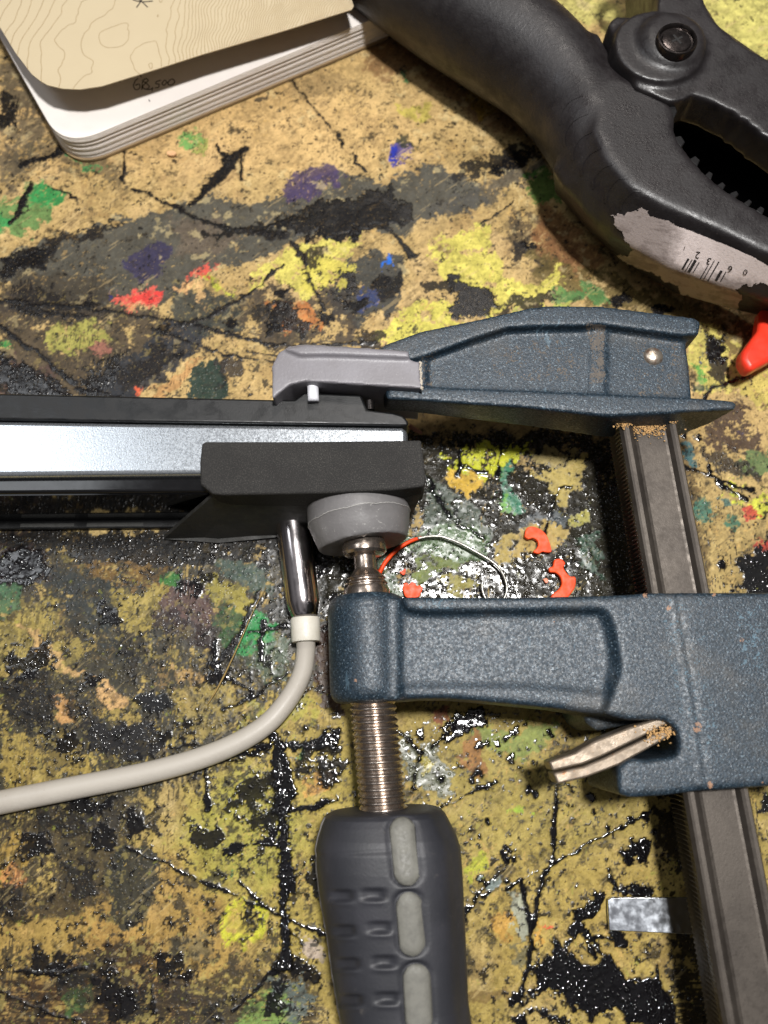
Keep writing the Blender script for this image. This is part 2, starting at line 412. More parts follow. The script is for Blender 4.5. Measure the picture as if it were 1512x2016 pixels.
# the dark, wet middle and the left side
blob([(700, 860), (1250, 850), (1260, 1230), (900, 1250), (560, 1240), (520, 1180), (640, 1080), (760, 960)], (24, 25, 23), 14, 8, .97, .52, 1, w=.9, bd=1, sh=21)
blob([(1230, 850), (1360, 830), (1400, 1180), (1240, 1200)], (66, 48, 30), 10, 10, .7, .4, 1, sh=22)
blob([(-40, 1040), (260, 1050), (600, 1060), (640, 1180), (600, 1400), (470, 1480), (330, 1560), (100, 1600), (-40, 1640)], (46, 46, 44), 16, 9, .93, .26, 1, w=.55, bd=.35, sh=23)
blob([(80, 1120), (220, 1130), (260, 1200), (330, 1230), (290, 1300), (220, 1290), (150, 1230), (90, 1180)], (52, 55, 55), 10, 6, .9, .7, w=.45, sh=24)
blob([(-40, 1040), (90, 1050), (100, 1140), (-40, 1160)], (38, 27, 28), 8, 5, .95, w=.7, bd=.6, sh=25)
blob([(-40, 1180), (100, 1180), (150, 1290), (60, 1330), (-40, 1310)], (160, 138, 70), 12, 6, .9, .3, 1, sh=26)
blob([(30, 1225), (52, 1235), (130, 1310), (165, 1325), (140, 1330), (60, 1280)], (198, 156, 100), 4, 3, .85, .9)
blob([(150, 1060), (330, 1060), (340, 1160), (200, 1150), (150, 1110)], (124, 92, 46), 12, 6, .8, .1, 1, sh=27)
blob([(210, 1160), (320, 1150), (310, 1230), (300, 1290), (240, 1260), (220, 1200)], (160, 138, 66), 12, 6, .9, .3, 1, sh=28)
blob([(180, 1335), (210, 1330), (260, 1380), (240, 1410), (200, 1370)], (206, 160, 104), 6, 3, .9, .5)
blob([(285, 1310), (350, 1310), (400, 1330), (380, 1400), (320, 1350)], (176, 138, 82), 9, 5, .9, .2, 1, sh=29)
blob([(100, 1360), (150, 1380), (150, 1430), (110, 1420)], (196, 144, 86), 8, 4, .85, .4)
blob([(330, 1360), (440, 1330), (480, 1400), (380, 1460), (340, 1420)], (150, 128, 66), 10, 5, .85, .3, 1, sh=31)
blob([(0, 1440), (120, 1440), (180, 1500), (100, 1560), (0, 1560)], (158, 132, 62), 12, 6, .85, .3, 1, sh=32)
blob([(400, 1130), (470, 1160), (500, 1200), (480, 1240), (430, 1200), (390, 1170)], (158, 142, 58), 8, 4, .95, .5, sh=33)
blob([(322, 1160), (360, 1142), (400, 1150), (412, 1200), (400, 1262), (340, 1240), (300, 1215)], (88, 66, 62), 5, 3, 1, w=.55, bd=.3, sh=34)
blob([(300, 1200), (340, 1205), (380, 1235), (415, 1240), (400, 1275), (340, 1262), (305, 1240)], (46, 34, 36), 5, 3, .9, w=.8, bd=.5, sh=35)
blob([(405, 1185), (470, 1200), (500, 1250), (470, 1300), (420, 1260)], (54, 84, 52), 8, 5, .9, .6, w=.4, sh=36)
blob([(468, 1222), (500, 1200), (545, 1215), (540, 1262), (505, 1285), (462, 1290)], (38, 128, 66), 6, 3, 1, .9, w=.5, bd=.2, sh=37)
blob([(500, 1270), (560, 1240), (570, 1310), (520, 1350), (480, 1300)], (72, 84, 66), 8, 5, .9, .6, w=.6, bd=.3, sh=38)
blob([(430, 1110), (520, 1110), (540, 1180), (470, 1160)], (64, 80, 72), 8, 5, .9, .6, w=.5, sh=39)
blob([(315, 1125), (355, 1118), (352, 1150), (325, 1155)], (52, 116, 52), 5, 3, .9, .7)
blob([(-20, 1160), (45, 1150), (40, 1200), (-20, 1205)], (66, 100, 70), 8, 4, .9, .6)
blob([(600, 1240), (660, 1220), (670, 1400), (620, 1390)], (62, 38, 28), 6, 4, .95, w=.5, sh=40)
blob([(480, 1400), (600, 1360), (640, 1400), (560, 1440), (470, 1470)], (158, 146, 60), 10, 5, .9, .5, sh=41)
# lower left
blob([(-40, 1590), (120, 1570), (260, 1600), (260, 1660), (200, 1780), (90, 1800), (-40, 1830)], (58, 50, 42), 14, 8, .9, .22, 1, w=.4, bd=.2, sh=42)
blob([(200, 1560), (290, 1580), (270, 1640), (200, 1640), (150, 1610)], (48, 44, 40), 10, 5, .9, .5, w=.6, bd=.4, sh=43)
blob([(20, 1640), (80, 1650), (50, 1720), (0, 1760), (0, 1680)], (166, 132, 58), 12, 6, .8, .3, 1, sh=44)
blob([(30, 1700), (60, 1730), (50, 1760), (0, 1740)], (196, 130, 74), 8, 5, .8, .5)
blob([(214, 1672), (262, 1660), (306, 1672), (314, 1740), (300, 1800), (256, 1832), (212, 1800), (208, 1730)], (52, 51, 45), 4, 4, .97, 1.0, w=.45, bd=.15, sh=45)
blob([(60, 1900), (180, 1860), (300, 1850), (340, 1900), (400, 1960), (380, 2040), (-40, 2060), (-40, 1900)], (48, 34, 30), 14, 9, .88, .12, 1, w=.4, bd=.2, sh=46)
blob([(340, 1950), (430, 1920), (520, 1880), (620, 1900), (640, 2040), (360, 2040)], (56, 48, 42), 13, 8, .85, .18, 1, w=.5, bd=.3, sh=47)
blob([(330, 1860), (400, 1840), (420, 1890), (350, 1900)], (88, 84, 66), 10, 8, .7, .4, 1)
blob([(470, 2030), (490, 1970), (540, 1930), (590, 1980), (600, 2040)], (112, 138, 68), 8, 5, .85, .5, 1, w=.2, sh=48)
blob([(530, 1930), (600, 1920), (625, 2000), (590, 2010), (560, 1960)], (88, 98, 96), 10, 6, .85, .5, 1, w=.4, bd=.3, sh=49)
blob([(130, 1950), (180, 1930), (180, 1980), (130, 2010)], (60, 92, 48), 9, 6, .7, .3, 1)
# lime ring
dr = np.hypot(U - 474, V - 1822)
over((ss(dr, 26, 36) * (1 - ss(dr, 46, 54)) * (1 - ss(C2 + B1 * .5, .3, .7))) * .95, (190, 186, 30)); over((1 - ss(dr, 26, 46)) * .6, (180, 164, 48))
# yellows
for p, c in (([(478, 585), (500, 540), (560, 492), (640, 470), (700, 458), (708, 482), (650, 520), (642, 560), (605, 592), (575, 560), (545, 540), (500, 575)], (194, 184, 78)),
             ([(585, 520), (640, 500), (690, 540), (660, 570), (620, 580), (590, 560)], (190, 178, 66)),
             ([(850, 470), (960, 445), (1000, 540), (1060, 555), (1110, 520), (1120, 575), (1000, 602), (960, 625), (900, 610), (905, 560), (860, 520)], (192, 182, 74)),
             ([(740, 660), (800, 615), (880, 590), (900, 640), (820, 670)], (194, 186, 72)),
             ([(785, 205), (830, 200), (840, 225), (790, 225)], (176, 160, 66)),
             ([(885, 905), (910, 884), (1040, 882), (1055, 900), (1000, 918), (985, 935), (950, 948), (905, 940)], (196, 196, 26)),
             ([(400, 545), (425, 552), (456, 578), (452, 596), (420, 580)], (170, 172, 40)),
             ([(1350, 650), (1400, 640), (1440, 680), (1440, 760), (1380, 770), (1350, 720)], (188, 176, 84)),
             ([(1430, 700), (1530, 720), (1530, 800), (1470, 790), (1440, 760)], (184, 168, 80)),
             ([(1425, 940), (1445, 940), (1450, 955), (1430, 955)], (200, 204, 40)), ([(1465, 942), (1482, 944), (1478, 955)], (200, 200, 40)),
             ([(1470, 1010), (1500, 960), (1520, 990), (1510, 1020), (1480, 1020)], (186, 186, 44)),
             ([(1425, 960), (1440, 965), (1470, 990), (1455, 996)], (190, 196, 40)),
             ([(900, 1710), (950, 1690), (960, 1718), (930, 1735), (905, 1730)], (168, 168, 40)),
             ([(1000, 1590), (1020, 1580), (1022, 1600)], (150, 180, 40)), ([(1040, 1592), (1052, 1588), (1050, 1608)], (150, 190, 40)),
             ([(640, 1700), (680, 1690), (640, 1760)], (170, 150, 60))):
    blob(p, c, 8, 4, .9, .42, sh=len(p))
for p, c in (([(882, 930), (930, 925), (955, 945), (935, 985), (925, 985), (915, 968), (890, 965)], (206, 164, 48)),
             ([(925, 190), (930, 175), (950, 170), (985, 205), (960, 225), (945, 200)], (150, 116, 30)),
             ([(1050, 935), (1100, 920), (1150, 905), (1150, 960), (1125, 975), (1100, 1000), (1070, 960)], (178, 156, 84)),
             ([(1100, 1010), (1150, 1000), (1155, 1020), (1110, 1025)], (170, 160, 80)),
             ([(1020, 1040), (1060, 1020), (1110, 1040), (1100, 1080), (1060, 1100), (1010, 1080)], (176, 148, 82)),
             ([(970, 1060), (1010, 1060), (1010, 1100), (980, 1090)], (166, 142, 76)),
             ([(872, 1140), (900, 1128), (930, 1125), (930, 1150), (900, 1172), (872, 1165)], (158, 146, 76)),
             ([(820, 1100), (870, 1090), (930, 1085), (900, 1110), (830, 1150)], (112, 122, 68)),
             ([(1040, 895), (1140, 890), (1130, 910), (1060, 920)], (158, 140, 86))):
    blob(p, c, 7, 3, .95, .75, bd=.5, w=.3, sh=len(p) + 3)
# greens, blues, purples, reds
for p, c, w_ in (
        ([(835, 935), (880, 960), (955, 1000), (960, 1050), (900, 1060), (830, 1020)], (72, 82, 70), .5),
        ([(760, 1050), (830, 1040), (900, 1030), (960, 1045), (960, 1090), (900, 1095), (800, 1090)], (80, 104, 66), .6),
        ([(985, 925), (1005, 918), (1012, 950), (1032, 985), (1022, 1004), (990, 990), (992, 955)], (44, 118, 88), .5),
        ([(985, 1000), (1000, 970), (1012, 985), (1010, 1000)], (110, 160, 60), .4),
        ([(1140, 1060), (1180, 1040), (1180, 1140), (1150, 1120)], (44, 72, 56), .6),
        ([(1010, 1020), (1100, 1010), (1100, 1030), (1020, 1040)], (72, 78, 82), .5),
        ([(700, 1140), (760, 1100), (800, 1170), (720, 1180)], (70, 92, 62), .5),
        ([(-20, 405), (60, 372), (110, 370), (118, 392), (95, 425), (50, 460), (-20, 470)], (72, 122, 62), .1),
        ([(75, 372), (110, 370), (128, 385), (100, 408), (72, 402)], (24, 128, 62), .2), ([(-20, 420), (20, 420), (22, 450), (-20, 470)], (44, 138, 70), .2),
        ([(120, 302), (150, 312), (160, 330), (190, 322), (205, 328), (190, 346), (165, 352), (150, 335)], (28, 122, 66), .2),
        ([(355, 250), (388, 254), (402, 282), (375, 292), (362, 275)], (70, 140, 64), .1), ([(385, 270), (420, 275), (400, 310), (385, 300)], (140, 150, 66), .1),
        ([(1036, 345), (1075, 330), (1112, 380), (1100, 400), (1048, 402)], (48, 96, 30), .3),
        ([(-20, 662), (16, 668), (12, 690), (-20, 690)], (40, 130, 60), .1),
        ([(50, 745), (72, 742), (70, 760), (52, 762)], (40, 110, 70), .3),
        ([(1090, 560), (1180, 562), (1200, 595), (1080, 600)], (70, 118, 62), .3), ([(1040, 600), (1140, 590), (1120, 620), (1000, 625)], (150, 156, 66), .2),
        ([(790, 142), (800, 142), (800, 160), (792, 158)], (20, 110, 60), .2),
        ([(1370, 990), (1400, 985), (1412, 1020), (1400, 1036), (1372, 1030)], (32, 100, 90), .3), ([(1415, 980), (1455, 985), (1450, 1000), (1420, 1000)], (36, 96, 96), .4),
        ([(1428, 1030), (1455, 1022), (1450, 1046)], (30, 106, 90), .3), ([(1345, 880), (1362, 880), (1372, 915), (1352, 915)], (44, 96, 104), .3),
        ([(1450, 905), (1470, 880), (1530, 870), (1530, 935), (1460, 930)], (76, 106, 64), .3), ([(1360, 730), (1385, 722), (1392, 740), (1370, 752)], (70, 150, 60), .2),
        ([(1370, 760), (1400, 745), (1410, 755), (1370, 775)], (24, 60, 58), .4),
        ([(445, 1712), (458, 1708), (456, 1735), (448, 1730)], (24, 140, 80), .3), ([(590, 1470), (600, 1460), (606, 1490), (594, 1500)], (28, 120, 70), .4),
        ([(880, 1420), (1020, 1440), (1100, 1430), (1080, 1480), (1000, 1500), (960, 1470)], (130, 142, 72), .15)):
    blob(p, c, 6, 4, .85, .5, w=w_, bd=w_ * .8, sh=len(p) + 7)
for p, c in (([(550, 392), (560, 362), (595, 340), (640, 322), (672, 326), (684, 350), (640, 382), (590, 402), (560, 400)], (64, 52, 84)),
             ([(240, 500), (260, 475), (310, 468), (335, 490), (320, 520), (280, 545), (245, 530)], (50, 46, 72)),
             ([(772, 290), (800, 274), (818, 318), (782, 320)], (58, 50, 122)), ([(772, 300), (785, 285), (792, 316), (778, 318)], (26, 44, 150)),
             ([(784, 264), (806, 260), (822, 300), (800, 292), (788, 282)], (44, 50, 38)),
             ([(744, 520), (755, 502), (772, 500), (770, 512), (758, 516), (752, 532)], (10, 100, 196)),
             ([(690, 575), (740, 565), (770, 580), (740, 610), (700, 605)], (46, 58, 96)), ([(745, 596), (756, 590), (758, 606)], (30, 80, 190)),
             ([(210, 585), (225, 582), (222, 596)], (24, 30, 110)),
             ([(226, 596), (262, 572), (300, 560), (318, 572), (312, 600), (262, 612)], (206, 84, 68)), ([(260, 580), (312, 566), (300, 600), (268, 602)], (214, 52, 46)),
             ([(368, 552), (380, 530), (420, 524), (420, 544), (392, 556)], (198, 74, 58)), ([(338, 568), (368, 548), (385, 562), (362, 578)], (196, 150, 96)),
             ([(375, 566), (392, 568), (399, 600), (391, 616), (380, 592)], (208, 168, 108)),
             ([(265, 758), (280, 756), (278, 770), (266, 768)], (210, 90, 50)), ([(520, 600), (600, 600), (640, 650), (560, 650)], (172, 106, 50)),
             ([(1462, 1005), (1480, 1000), (1500, 1015), (1502, 1030), (1465, 1024)], (176, 50, 48)), ([(1470, 1075), (1530, 1070), (1530, 1120), (1495, 1095)], (186, 48, 46)),
             ([(1074, 1826), (1090, 1824), (1100, 1836), (1090, 1846), (1076, 1838)], (206, 60, 46)), ([(1140, 1808), (1152, 1806), (1150, 1816)], (150, 80, 60)),
             ([(622, 1545), (634, 1538), (640, 1552), (626, 1560)], (210, 80, 56)), ([(605, 1530), (655, 1528), (650, 1560), (615, 1566)], (190, 140, 70)),
             ([(895, 1485), (930, 1440), (960, 1500), (960, 1530), (930, 1535)], (156, 106, 60)), ([(850, 1395), (880, 1395), (880, 1415), (855, 1420)], (140, 76, 50)),
             ([(980, 1800), (985, 1790), (1010, 1800), (1004, 1850), (985, 1860)], (180, 134, 56)), ([(1055, 1815), (1080, 1830), (1080, 1860), (1052, 1870)], (184, 136, 52)),
             ([(590, 1840), (630, 1850), (640, 1880), (620, 1890), (598, 1870)], (170, 150, 138)),
             ([(1360, 700), (1375, 700), (1372, 712)], (40, 70, 110)), ([(1448, 850), (1460, 850), (1458, 866)], (36, 60, 120))):
    blob(p, c, 5, 3.5, .9, .65, sh=len(p) + 11)
for p in ([(0, 505), (110, 475), (240, 440), (200, 470), (100, 510), (0, 545)], [(20, 560), (120, 575), (200, 600), (140, 620), (40, 600)], [(0, 690), (60, 720), (140, 790), (60, 800), (0, 760)], [(230, 740), (300, 680), (340, 690), (300, 740), (250, 770)],
          [(700, 640), (760, 650), (760, 680), (700, 690)], [(960, 610), (1040, 575), (1100, 570), (1040, 600)], [(1010, 470), (1040, 460), (1050, 500), (1025, 510)], [(600, 480), (640, 500), (610, 540), (590, 510)], [(500, 620), (560, 590), (590, 620), (540, 650)],
          [(230, 1240), (290, 1250), (300, 1290), (250, 1300)], [(0, 1340), (80, 1330), (120, 1400), (60, 1440), (0, 1420)], [(140, 1380), (200, 1400), (200, 1450), (150, 1440)], [(60, 1600), (150, 1590), (180, 1640), (90, 1650)], [(130, 1700), (190, 1700), (190, 1760), (140, 1770)],
          [(0, 1740), (50, 1750), (60, 1810), (0, 1820)], [(110, 1900), (220, 1890), (230, 1930), (120, 1940)], [(220, 1960), (300, 1940), (290, 2016), (220, 2016)], [(400, 1970), (440, 1950), (450, 2016), (400, 2016)], [(280, 1600), (330, 1590), (320, 1640), (280, 1640)]):
    blob(p, (26, 24, 24), 12, 3, .93, .5, 1, w=.55, bd=.35, h=.08, sh=len(p) + int(p[0][0]) % 17)
# right of the bar
blob([(1380, 830), (1450, 790), (1500, 850), (1480, 890), (1410, 890)], (58, 44, 42), 10, 5, .9, .5, 1, w=.4, bd=.3, sh=50)
blob([(1400, 660), (1430, 700), (1430, 750), (1400, 740), (1390, 690)], (44, 38, 34), 6, 3, .95, .7, w=.4, sh=51)
blob([(1380, 890), (1430, 895), (1500, 930), (1500, 945), (1420, 925)], (48, 42, 38), 6, 4, .9, .5, w=.6, bd=.6, sh=52)
blob([(1440, 1100), (1500, 1085), (1530, 1100), (1530, 1180), (1450, 1180)], (24, 23, 24), 6, 3, 1, .9, w=1, bd=1, h=.15)
# lower right
blob([(795, 1455), (850, 1470), (900, 1540), (880, 1580), (800, 1540)], (96, 100, 88), 7, 4, .9, .7, w=.7, bd=.6, sh=53)
blob([(830, 1490), (862, 1505), (850, 1520), (828, 1506)], (170, 154, 70), 4, 3)
blob([(925, 1765), (990, 1705), (1010, 1712), (985, 1750), (940, 1790)], (104, 88, 54), 7, 5, .85, .9, sh=54)
blob([(915, 1795), (950, 1740), (985, 1722), (988, 1730), (950, 1760), (935, 1790), (915, 1830)], (18, 17, 18), 3, 2, 1, w=1, bd=.7, h=.2)
blob([(950, 1752), (975, 1732), (990, 1740), (960, 1765)], (128, 138, 136), 3, 2, .95, w=.6)
blob([(1003, 1762), (1030, 1765), (1036, 1800), (1040, 1840), (1030, 1860), (1018, 1850), (1014, 1800)], (152, 152, 136), 4, 2.5, .93, .9, w=.2)
blob([(1006, 1860), (1035, 1850), (1045, 1880), (1030, 1900), (1010, 1900)], (92, 88, 66), 5, 3, .8, .5, w=.7, bd=.4)
blob([(915, 1960), (1000, 1950), (1010, 1962), (920, 1975)], (110, 86, 46), 6, 5, .8, .9)
blob([(1290, 1600), (1350, 1590), (1380, 1700), (1330, 1730), (1290, 1690)], (22, 19, 16), 8, 4, .95, .7, w=.5)
blob([(1380, 1580), (1300, 1900), (1360, 2040), (1420, 2040)], (86, 62, 30), 10, 8, .5)
blob([(1330, 1820), (1370, 1850), (1420, 2040), (1340, 2040), (1320, 1960)], (20, 18, 16), 10, 4, .93, .2, 1, w=.5, sh=55)
blob([(1490, 1560), (1530, 1560), (1530, 1600), (1495, 1600)], (26, 24, 24), 5, 3, 1, w=.9, bd=.7)
# wear: every coat is mottled and rubbed through
dry = 1 - wet * .8
rgb *= (1 + dry * (.20 * B1 + .24 * C1 + .12 * D1))[:, None]
dens = .10 + .42 * zone(180, 1330, 420, 260, .35) + .34 * zone(150, 1960, 420, 130, .4) + .30 * zone(90, 1660, 220, 130, .4) + .18 * zone(380, 1850, 240, 200) + .30 * zone(300, 640, 420, 110, .4) + .12 * ss(V0, 1400, 1500) * ss(U0, 900, 700) + .12 * zone(60, 330, 240, 140)
fine = .5 * np.roll(C2, 4321) + .55 * np.roll(B1, 31000) + .4 * np.roll(D1, 8100)
thr = .95 - 1.75 * dens
over(ss(fine, thr, thr + .22) * .85 * dry, (44, 42, 38), .45, .03, .3)
f2 = .6 * np.roll(C1, 9753) + .5 * np.roll(B2, 17000); over(ss(f2, .75 - .6 * dens, .95 - .6 * dens) * .5 * dens * 2 * dry, (168, 148, 80), .1)
over(ss(np.roll(D1, 600) + .5 * B2, .75, 1.0) * .4 * (1 - dens) * ss(900 - V0, 0, 300), (206, 186, 130), .1)
over(ss(-f2, .8, 1.05) * .5 * ss(V0, 850, 1250), (150, 150, 52), .1)
wn = .55 * C1 + .55 * np.roll(B2, 2222) + .5 * D1 + .22 * ss(V0, 700, 1300) - .08
over(ss(wn, .42, .78) * .62 * dry, (52, 44, 30)); over(ss(wn, .8, 1.05) * .7, (26, 24, 22), .6, .03, .6)
sx_ = (X * .75 + Y * .66); sy_ = (-X * .66 + Y * .75); sc1 = fbm(sx_ * .12, sy_, .8, 3, 210, .7)
over(ss(sc1 + .5 * A1, .95, 1.25) * .3 * dry, (206, 178, 120)); over(ss(-sc1 + .5 * A2, .9, 1.2) * .4 * dry, (48, 42, 34))
lum = (rgb @ np.array([.3, .6, .1], np.float32))[:, None]; rgb = lum + (rgb - lum) * .93
low = ss(V0, 750, 1150)[:, None]; rgb = rgb * (1 + low * np.array([-.045, 0, -.03], np.float32)) * (1 + (1 - low) * np.array([.05, .045, .06], np.float32))
# glossy black runs, cracks and puddles, plus shade painted in front of the device
G = dict(rag=5, soft=2, w=1, bd=1, h=.3)
blob([(520, 445), (600, 430), (640, 398), (700, 390), (742, 372), (765, 346), (782, 380), (815, 395), (822, 432), (790, 442), (750, 440), (700, 460), (640, 466), (560, 462)], (11, 10, 11), 9, 3, 1, w=.8, bd=.12, h=.2)
blob([(395, 455), (500, 440), (600, 425), (640, 405), (600, 440), (520, 462), (420, 470)], (13, 13, 14), 6, 3, .95, w=.6, bd=.2)
blob([(885, 530), (930, 550), (975, 575), (978, 606), (955, 625), (905, 628), (880, 600), (895, 570)], (10, 9, 10), 6, 3, 1, w=.8, bd=.1, h=.2)
blob([(840, 560), (890, 545), (900, 570), (850, 580)], (16, 15, 15), 7, 3, .95, 1.0, w=.6)
blob([(740, 545), (790, 535), (800, 570), (760, 590), (730, 575)], (16, 16, 17), 7, 3, .95, .9, w=.6, bd=.2)
line([(375, 404, 3), (420, 368, 7), (455, 325, 9), (480, 294, 6)], w=.75, bd=.1, h=.1)
blob([(100, 1052), (330, 1050), (640, 1046), (640, 1100), (480, 1112), (300, 1108), (120, 1100)], (22, 21, 19), 12, 5, .93, .8, 1, w=.7, bd=.5, sh=4)  # black paint, spread wider to stand in for the device's shadow
blob([(-60, 1048), (140, 1046), (640, 1040), (640, 1072), (300, 1078), (-60, 1080)], (17, 16, 15), 8, 4, .95, w=.6, bd=.3)  # shade at the foot of the device, put into the board colour
line([(432, 285, 2), (450, 320, 3)], w=.4); line([(478, 300, 2), (476, 345, 3)], w=.4)
for L_ in ([(258, 372, 2), (300, 388, 2), (360, 415, 3.5), (420, 440, 3), (500, 458, 5), (560, 462, 6)], [(-20, 595, 3), (120, 598, 3), (250, 618, 4), (380, 640, 3), (500, 670, 2), (620, 684, 3), (740, 672, 2)],
           [(240, 355, 5), (247, 300, 3)], [(40, 330, 5), (70, 320, 4), (120, 305, 4)], [(18, 440, 4), (50, 395, 5), (66, 372, 5)], [(100, 370, 3), (150, 390, 2)],
           [(570, 480, 2), (600, 520, 2), (640, 610, 3)], [(760, 445, 3), (790, 480, 4), (812, 505, 7), (830, 498, 3)], [(560, 140, 2), (600, 190, 1.5), (668, 268, 1.5), (720, 335, 1.2)],
           [(480, 690, 1.5), (560, 702, 1.5)], [(300, 650, 3), (440, 700, 1.5), (540, 715, 1.5)], [(355, 640, 4), (420, 620, 3), (480, 590, 3), (560, 520, 1.5)],
           [(0, 640, 5), (80, 700, 4), (150, 760, 5), (240, 790, 4)], [(950, 440, 1), (1010, 400, 1)], [(1020, 440, 1.2), (1040, 490, 1.2)]):
    line(L_, w=.8, bd=.25, h=.15)
blob([(588, 460), (605, 470), (592, 480)], BLK, **G)
blob([(415, 765), (440, 690), (448, 690), (430, 780)], BLK, 3, 2, .7)
blob([(420, 715), (470, 712), (465, 735), (430, 738)], (40, 36, 34), 6, 3, .9, w=.9, bd=.3)
for p in ([(0, 505), (60, 490), (110, 500), (80, 530), (20, 545), (0, 545)], [(160, 755), (200, 715), (250, 690), (230, 740), (180, 785)], [(20, 600), (90, 600), (160, 615), (230, 622), (180, 632), (90, 622), (20, 615)], [(0, 700), (70, 725), (120, 760), (150, 790), (60, 800), (0, 760)],
          [(520, 610), (560, 600), (620, 640), (600, 655), (540, 640)], [(660, 545), (690, 540), (700, 580), (670, 590)], [(0, 1110), (60, 1070), (100, 1120), (60, 1150), (0, 1150)], [(260, 1370), (330, 1366), (345, 1395), (280, 1398)],
          [(1385, 640), (1415, 660), (1425, 700), (1400, 710), (1385, 690)], [(1195, 1470), (1215, 1476), (1212, 1500), (1198, 1492)], [(240, 1600), (270, 1590), (285, 1625), (255, 1640)], [(0, 180), (30, 190), (40, 250), (0, 260)], [(120, 265), (190, 300), (150, 310), (110, 295)]):
    blob(p, BLK, 10, 2.5, .97, .9, 1, w=.9, bd=.5, h=.12, sh=int(p[1][0]) % 23)
blob([(590, 470), (640, 440), (760, 400), (800, 440), (700, 470), (640, 480)], BLK, 8, 3, 1, w=.6)
for u, v, r in ((60, 520, 12), (700, 600, 10), (745, 560, 9), (530, 640, 12), (640, 630, 8), (1040, 480, 8), (1010, 320, 16), (980, 330, 12), (320, 650, 8), (450, 640, 8), (180, 600, 7), (350, 700, 7), (560, 575, 10), (1410, 690, 9), (1300, 610, 10), (1220, 590, 14)):
    line([(u - r, v, r * .5), (u, v, r), (u + r * 1.4, v - r * .5, r * .6)], rag=5, w=.6, bd=.3, h=.1, sh=int(u) % 7)
for p in ([(20, 1290), (90, 1280), (110, 1320), (50, 1345), (10, 1330)], [(150, 1330), (185, 1325), (195, 1360), (160, 1372)], [(90, 1440), (140, 1450), (150, 1480), (100, 1490)], [(300, 1440), (380, 1420), (400, 1455), (330, 1480)], [(390, 1290), (440, 1300), (430, 1340), (395, 1335)],
          [(350, 1130), (420, 1150), (400, 1175), (350, 1165)], [(180, 1180), (230, 1190), (240, 1230), (190, 1220)], [(20, 1640), (90, 1630), (110, 1680), (40, 1690)], [(180, 1620), (230, 1630), (220, 1670), (180, 1665)], [(60, 1870), (160, 1880), (150, 1905), (70, 1905)],
          [(170, 1930), (240, 1920), (260, 1990), (200, 2010)], [(300, 1890), (350, 1880), (370, 1930), (320, 1940)], [(520, 1950), (560, 1940), (560, 1990), (530, 1990)], [(120, 1560), (220, 1570), (210, 1595), (130, 1590)], [(640, 1180), (700, 1150), (690, 1200)], [(560, 1070), (640, 1060), (650, 1130), (600, 1150)],
          [(380, 1640), (430, 1630), (440, 1660), (395, 1670)], [(600, 1700), (622, 1690), (630, 1760), (606, 1770)], [(470, 1800), (500, 1790), (505, 1812), (480, 1818)]):
    blob(p, BLK, 13, 2.5, .96, .35, 1, w=.95, bd=.7, h=.12, sh=int(p[0][0] + p[1][1]) % 29)
# middle
for L_ in ([(800, 920, 3), (860, 980, 3), (905, 1030, 2.5), (950, 1055, 2)], [(905, 890, 2), (902, 935, 2.5)], [(985, 880, 2.5), (980, 940, 2)], [(900, 915, 4), (920, 920, 3), (960, 935, 1.5)],
           [(840, 940, 3), (850, 960, 5)], [(1050, 1095, 2), (1100, 960, 0.8), (1130, 960, .8)]):
    line(L_)
# left middle crack pair beside the cable
line([(512, 1165, 3), (492, 1205, 5), (468, 1250, 6), (450, 1285, 8), (425, 1300, 5)], w=.5, bd=.1)
line([(520, 1225, 5), (515, 1260, 4), (512, 1300, 3)], w=.9, bd=.4); line([(490, 1240, 2), (560, 1228, 3)], w=.8); line([(560, 1320, 3), (500, 1370, 3), (440, 1400, 4)], w=.9)
line([(420, 1260, 5), (415, 1310, 6), (450, 1335, 5), (490, 1365, 4)], w=.9, bd=.6)
blob([(265, 1365), (330, 1360), (350, 1400), (280, 1400)], (34, 35, 36), 8, 4, .9, .9, w=.9, bd=.6)
blob([(170, 1440), (300, 1430), (330, 1480), (240, 1500), (170, 1480)], (34, 34, 36), 9, 5, .9, .7, 1, w=.9, bd=.7)
# long run below the cable
line([(528, 1425, 5), (545, 1460, 7), (556, 1500, 17), (560, 1560, 20), (555, 1600, 16), (558, 1640, 8), (562, 1700, 9), (566, 1745, 15), (562, 1790, 7), (563, 1850, 9), (566, 1900, 15)], h=.5, bd=1, rag=5)
line([(440, 1492, 8), (500, 1480, 6), (540, 1470, 8), (600, 1470, 10), (650, 1450, 14)], h=.3, bd=1, rag=6)
blob([(440, 1580), (470, 1555), (500, 1545), (545, 1520), (560, 1580), (540, 1640), (500, 1640), (470, 1625), (430, 1600)], BLK, 9, 3, .95, .22, 1, w=1, bd=1, h=.25, sh=56)
line([(408, 1510, 3), (404, 1560, 4), (405, 1590, 7)], bd=1); line([(560, 1612, 6), (530, 1660, 6), (440, 1680, 6)], bd=1, rag=5); line([(570, 1600, 5), (620, 1590, 5), (660, 1572, 4)], bd=1)
blob([(590, 1480), (650, 1440), (680, 1500), (660, 1560), (610, 1540), (585, 1530)], BLK, 9, 3, .95, .3, 1, w=1, bd=1, h=.25, sh=57)
line([(250, 1668, 1.5), (300, 1690, 2.5), (360, 1720, 2.5), (440, 1755, 2.5), (490, 1780, 2), (540, 1800, 3), (560, 1803, 3)], bd=.5)
line([(470, 1740, 2), (520, 1790, 3)], bd=.8); line([(575, 1810, 3), (640, 1840, 4)], bd=.6); line([(566, 1905, 9), (530, 1915, 4), (500, 1950, 3), (460, 1990, 2)], bd=.7)
blob([(545, 1880), (570, 1875), (620, 1900), (640, 1930), (560, 1920), (535, 1905)], BLK, 7, 3, .95, .5, w=1, bd=1, h=.2, sh=58)
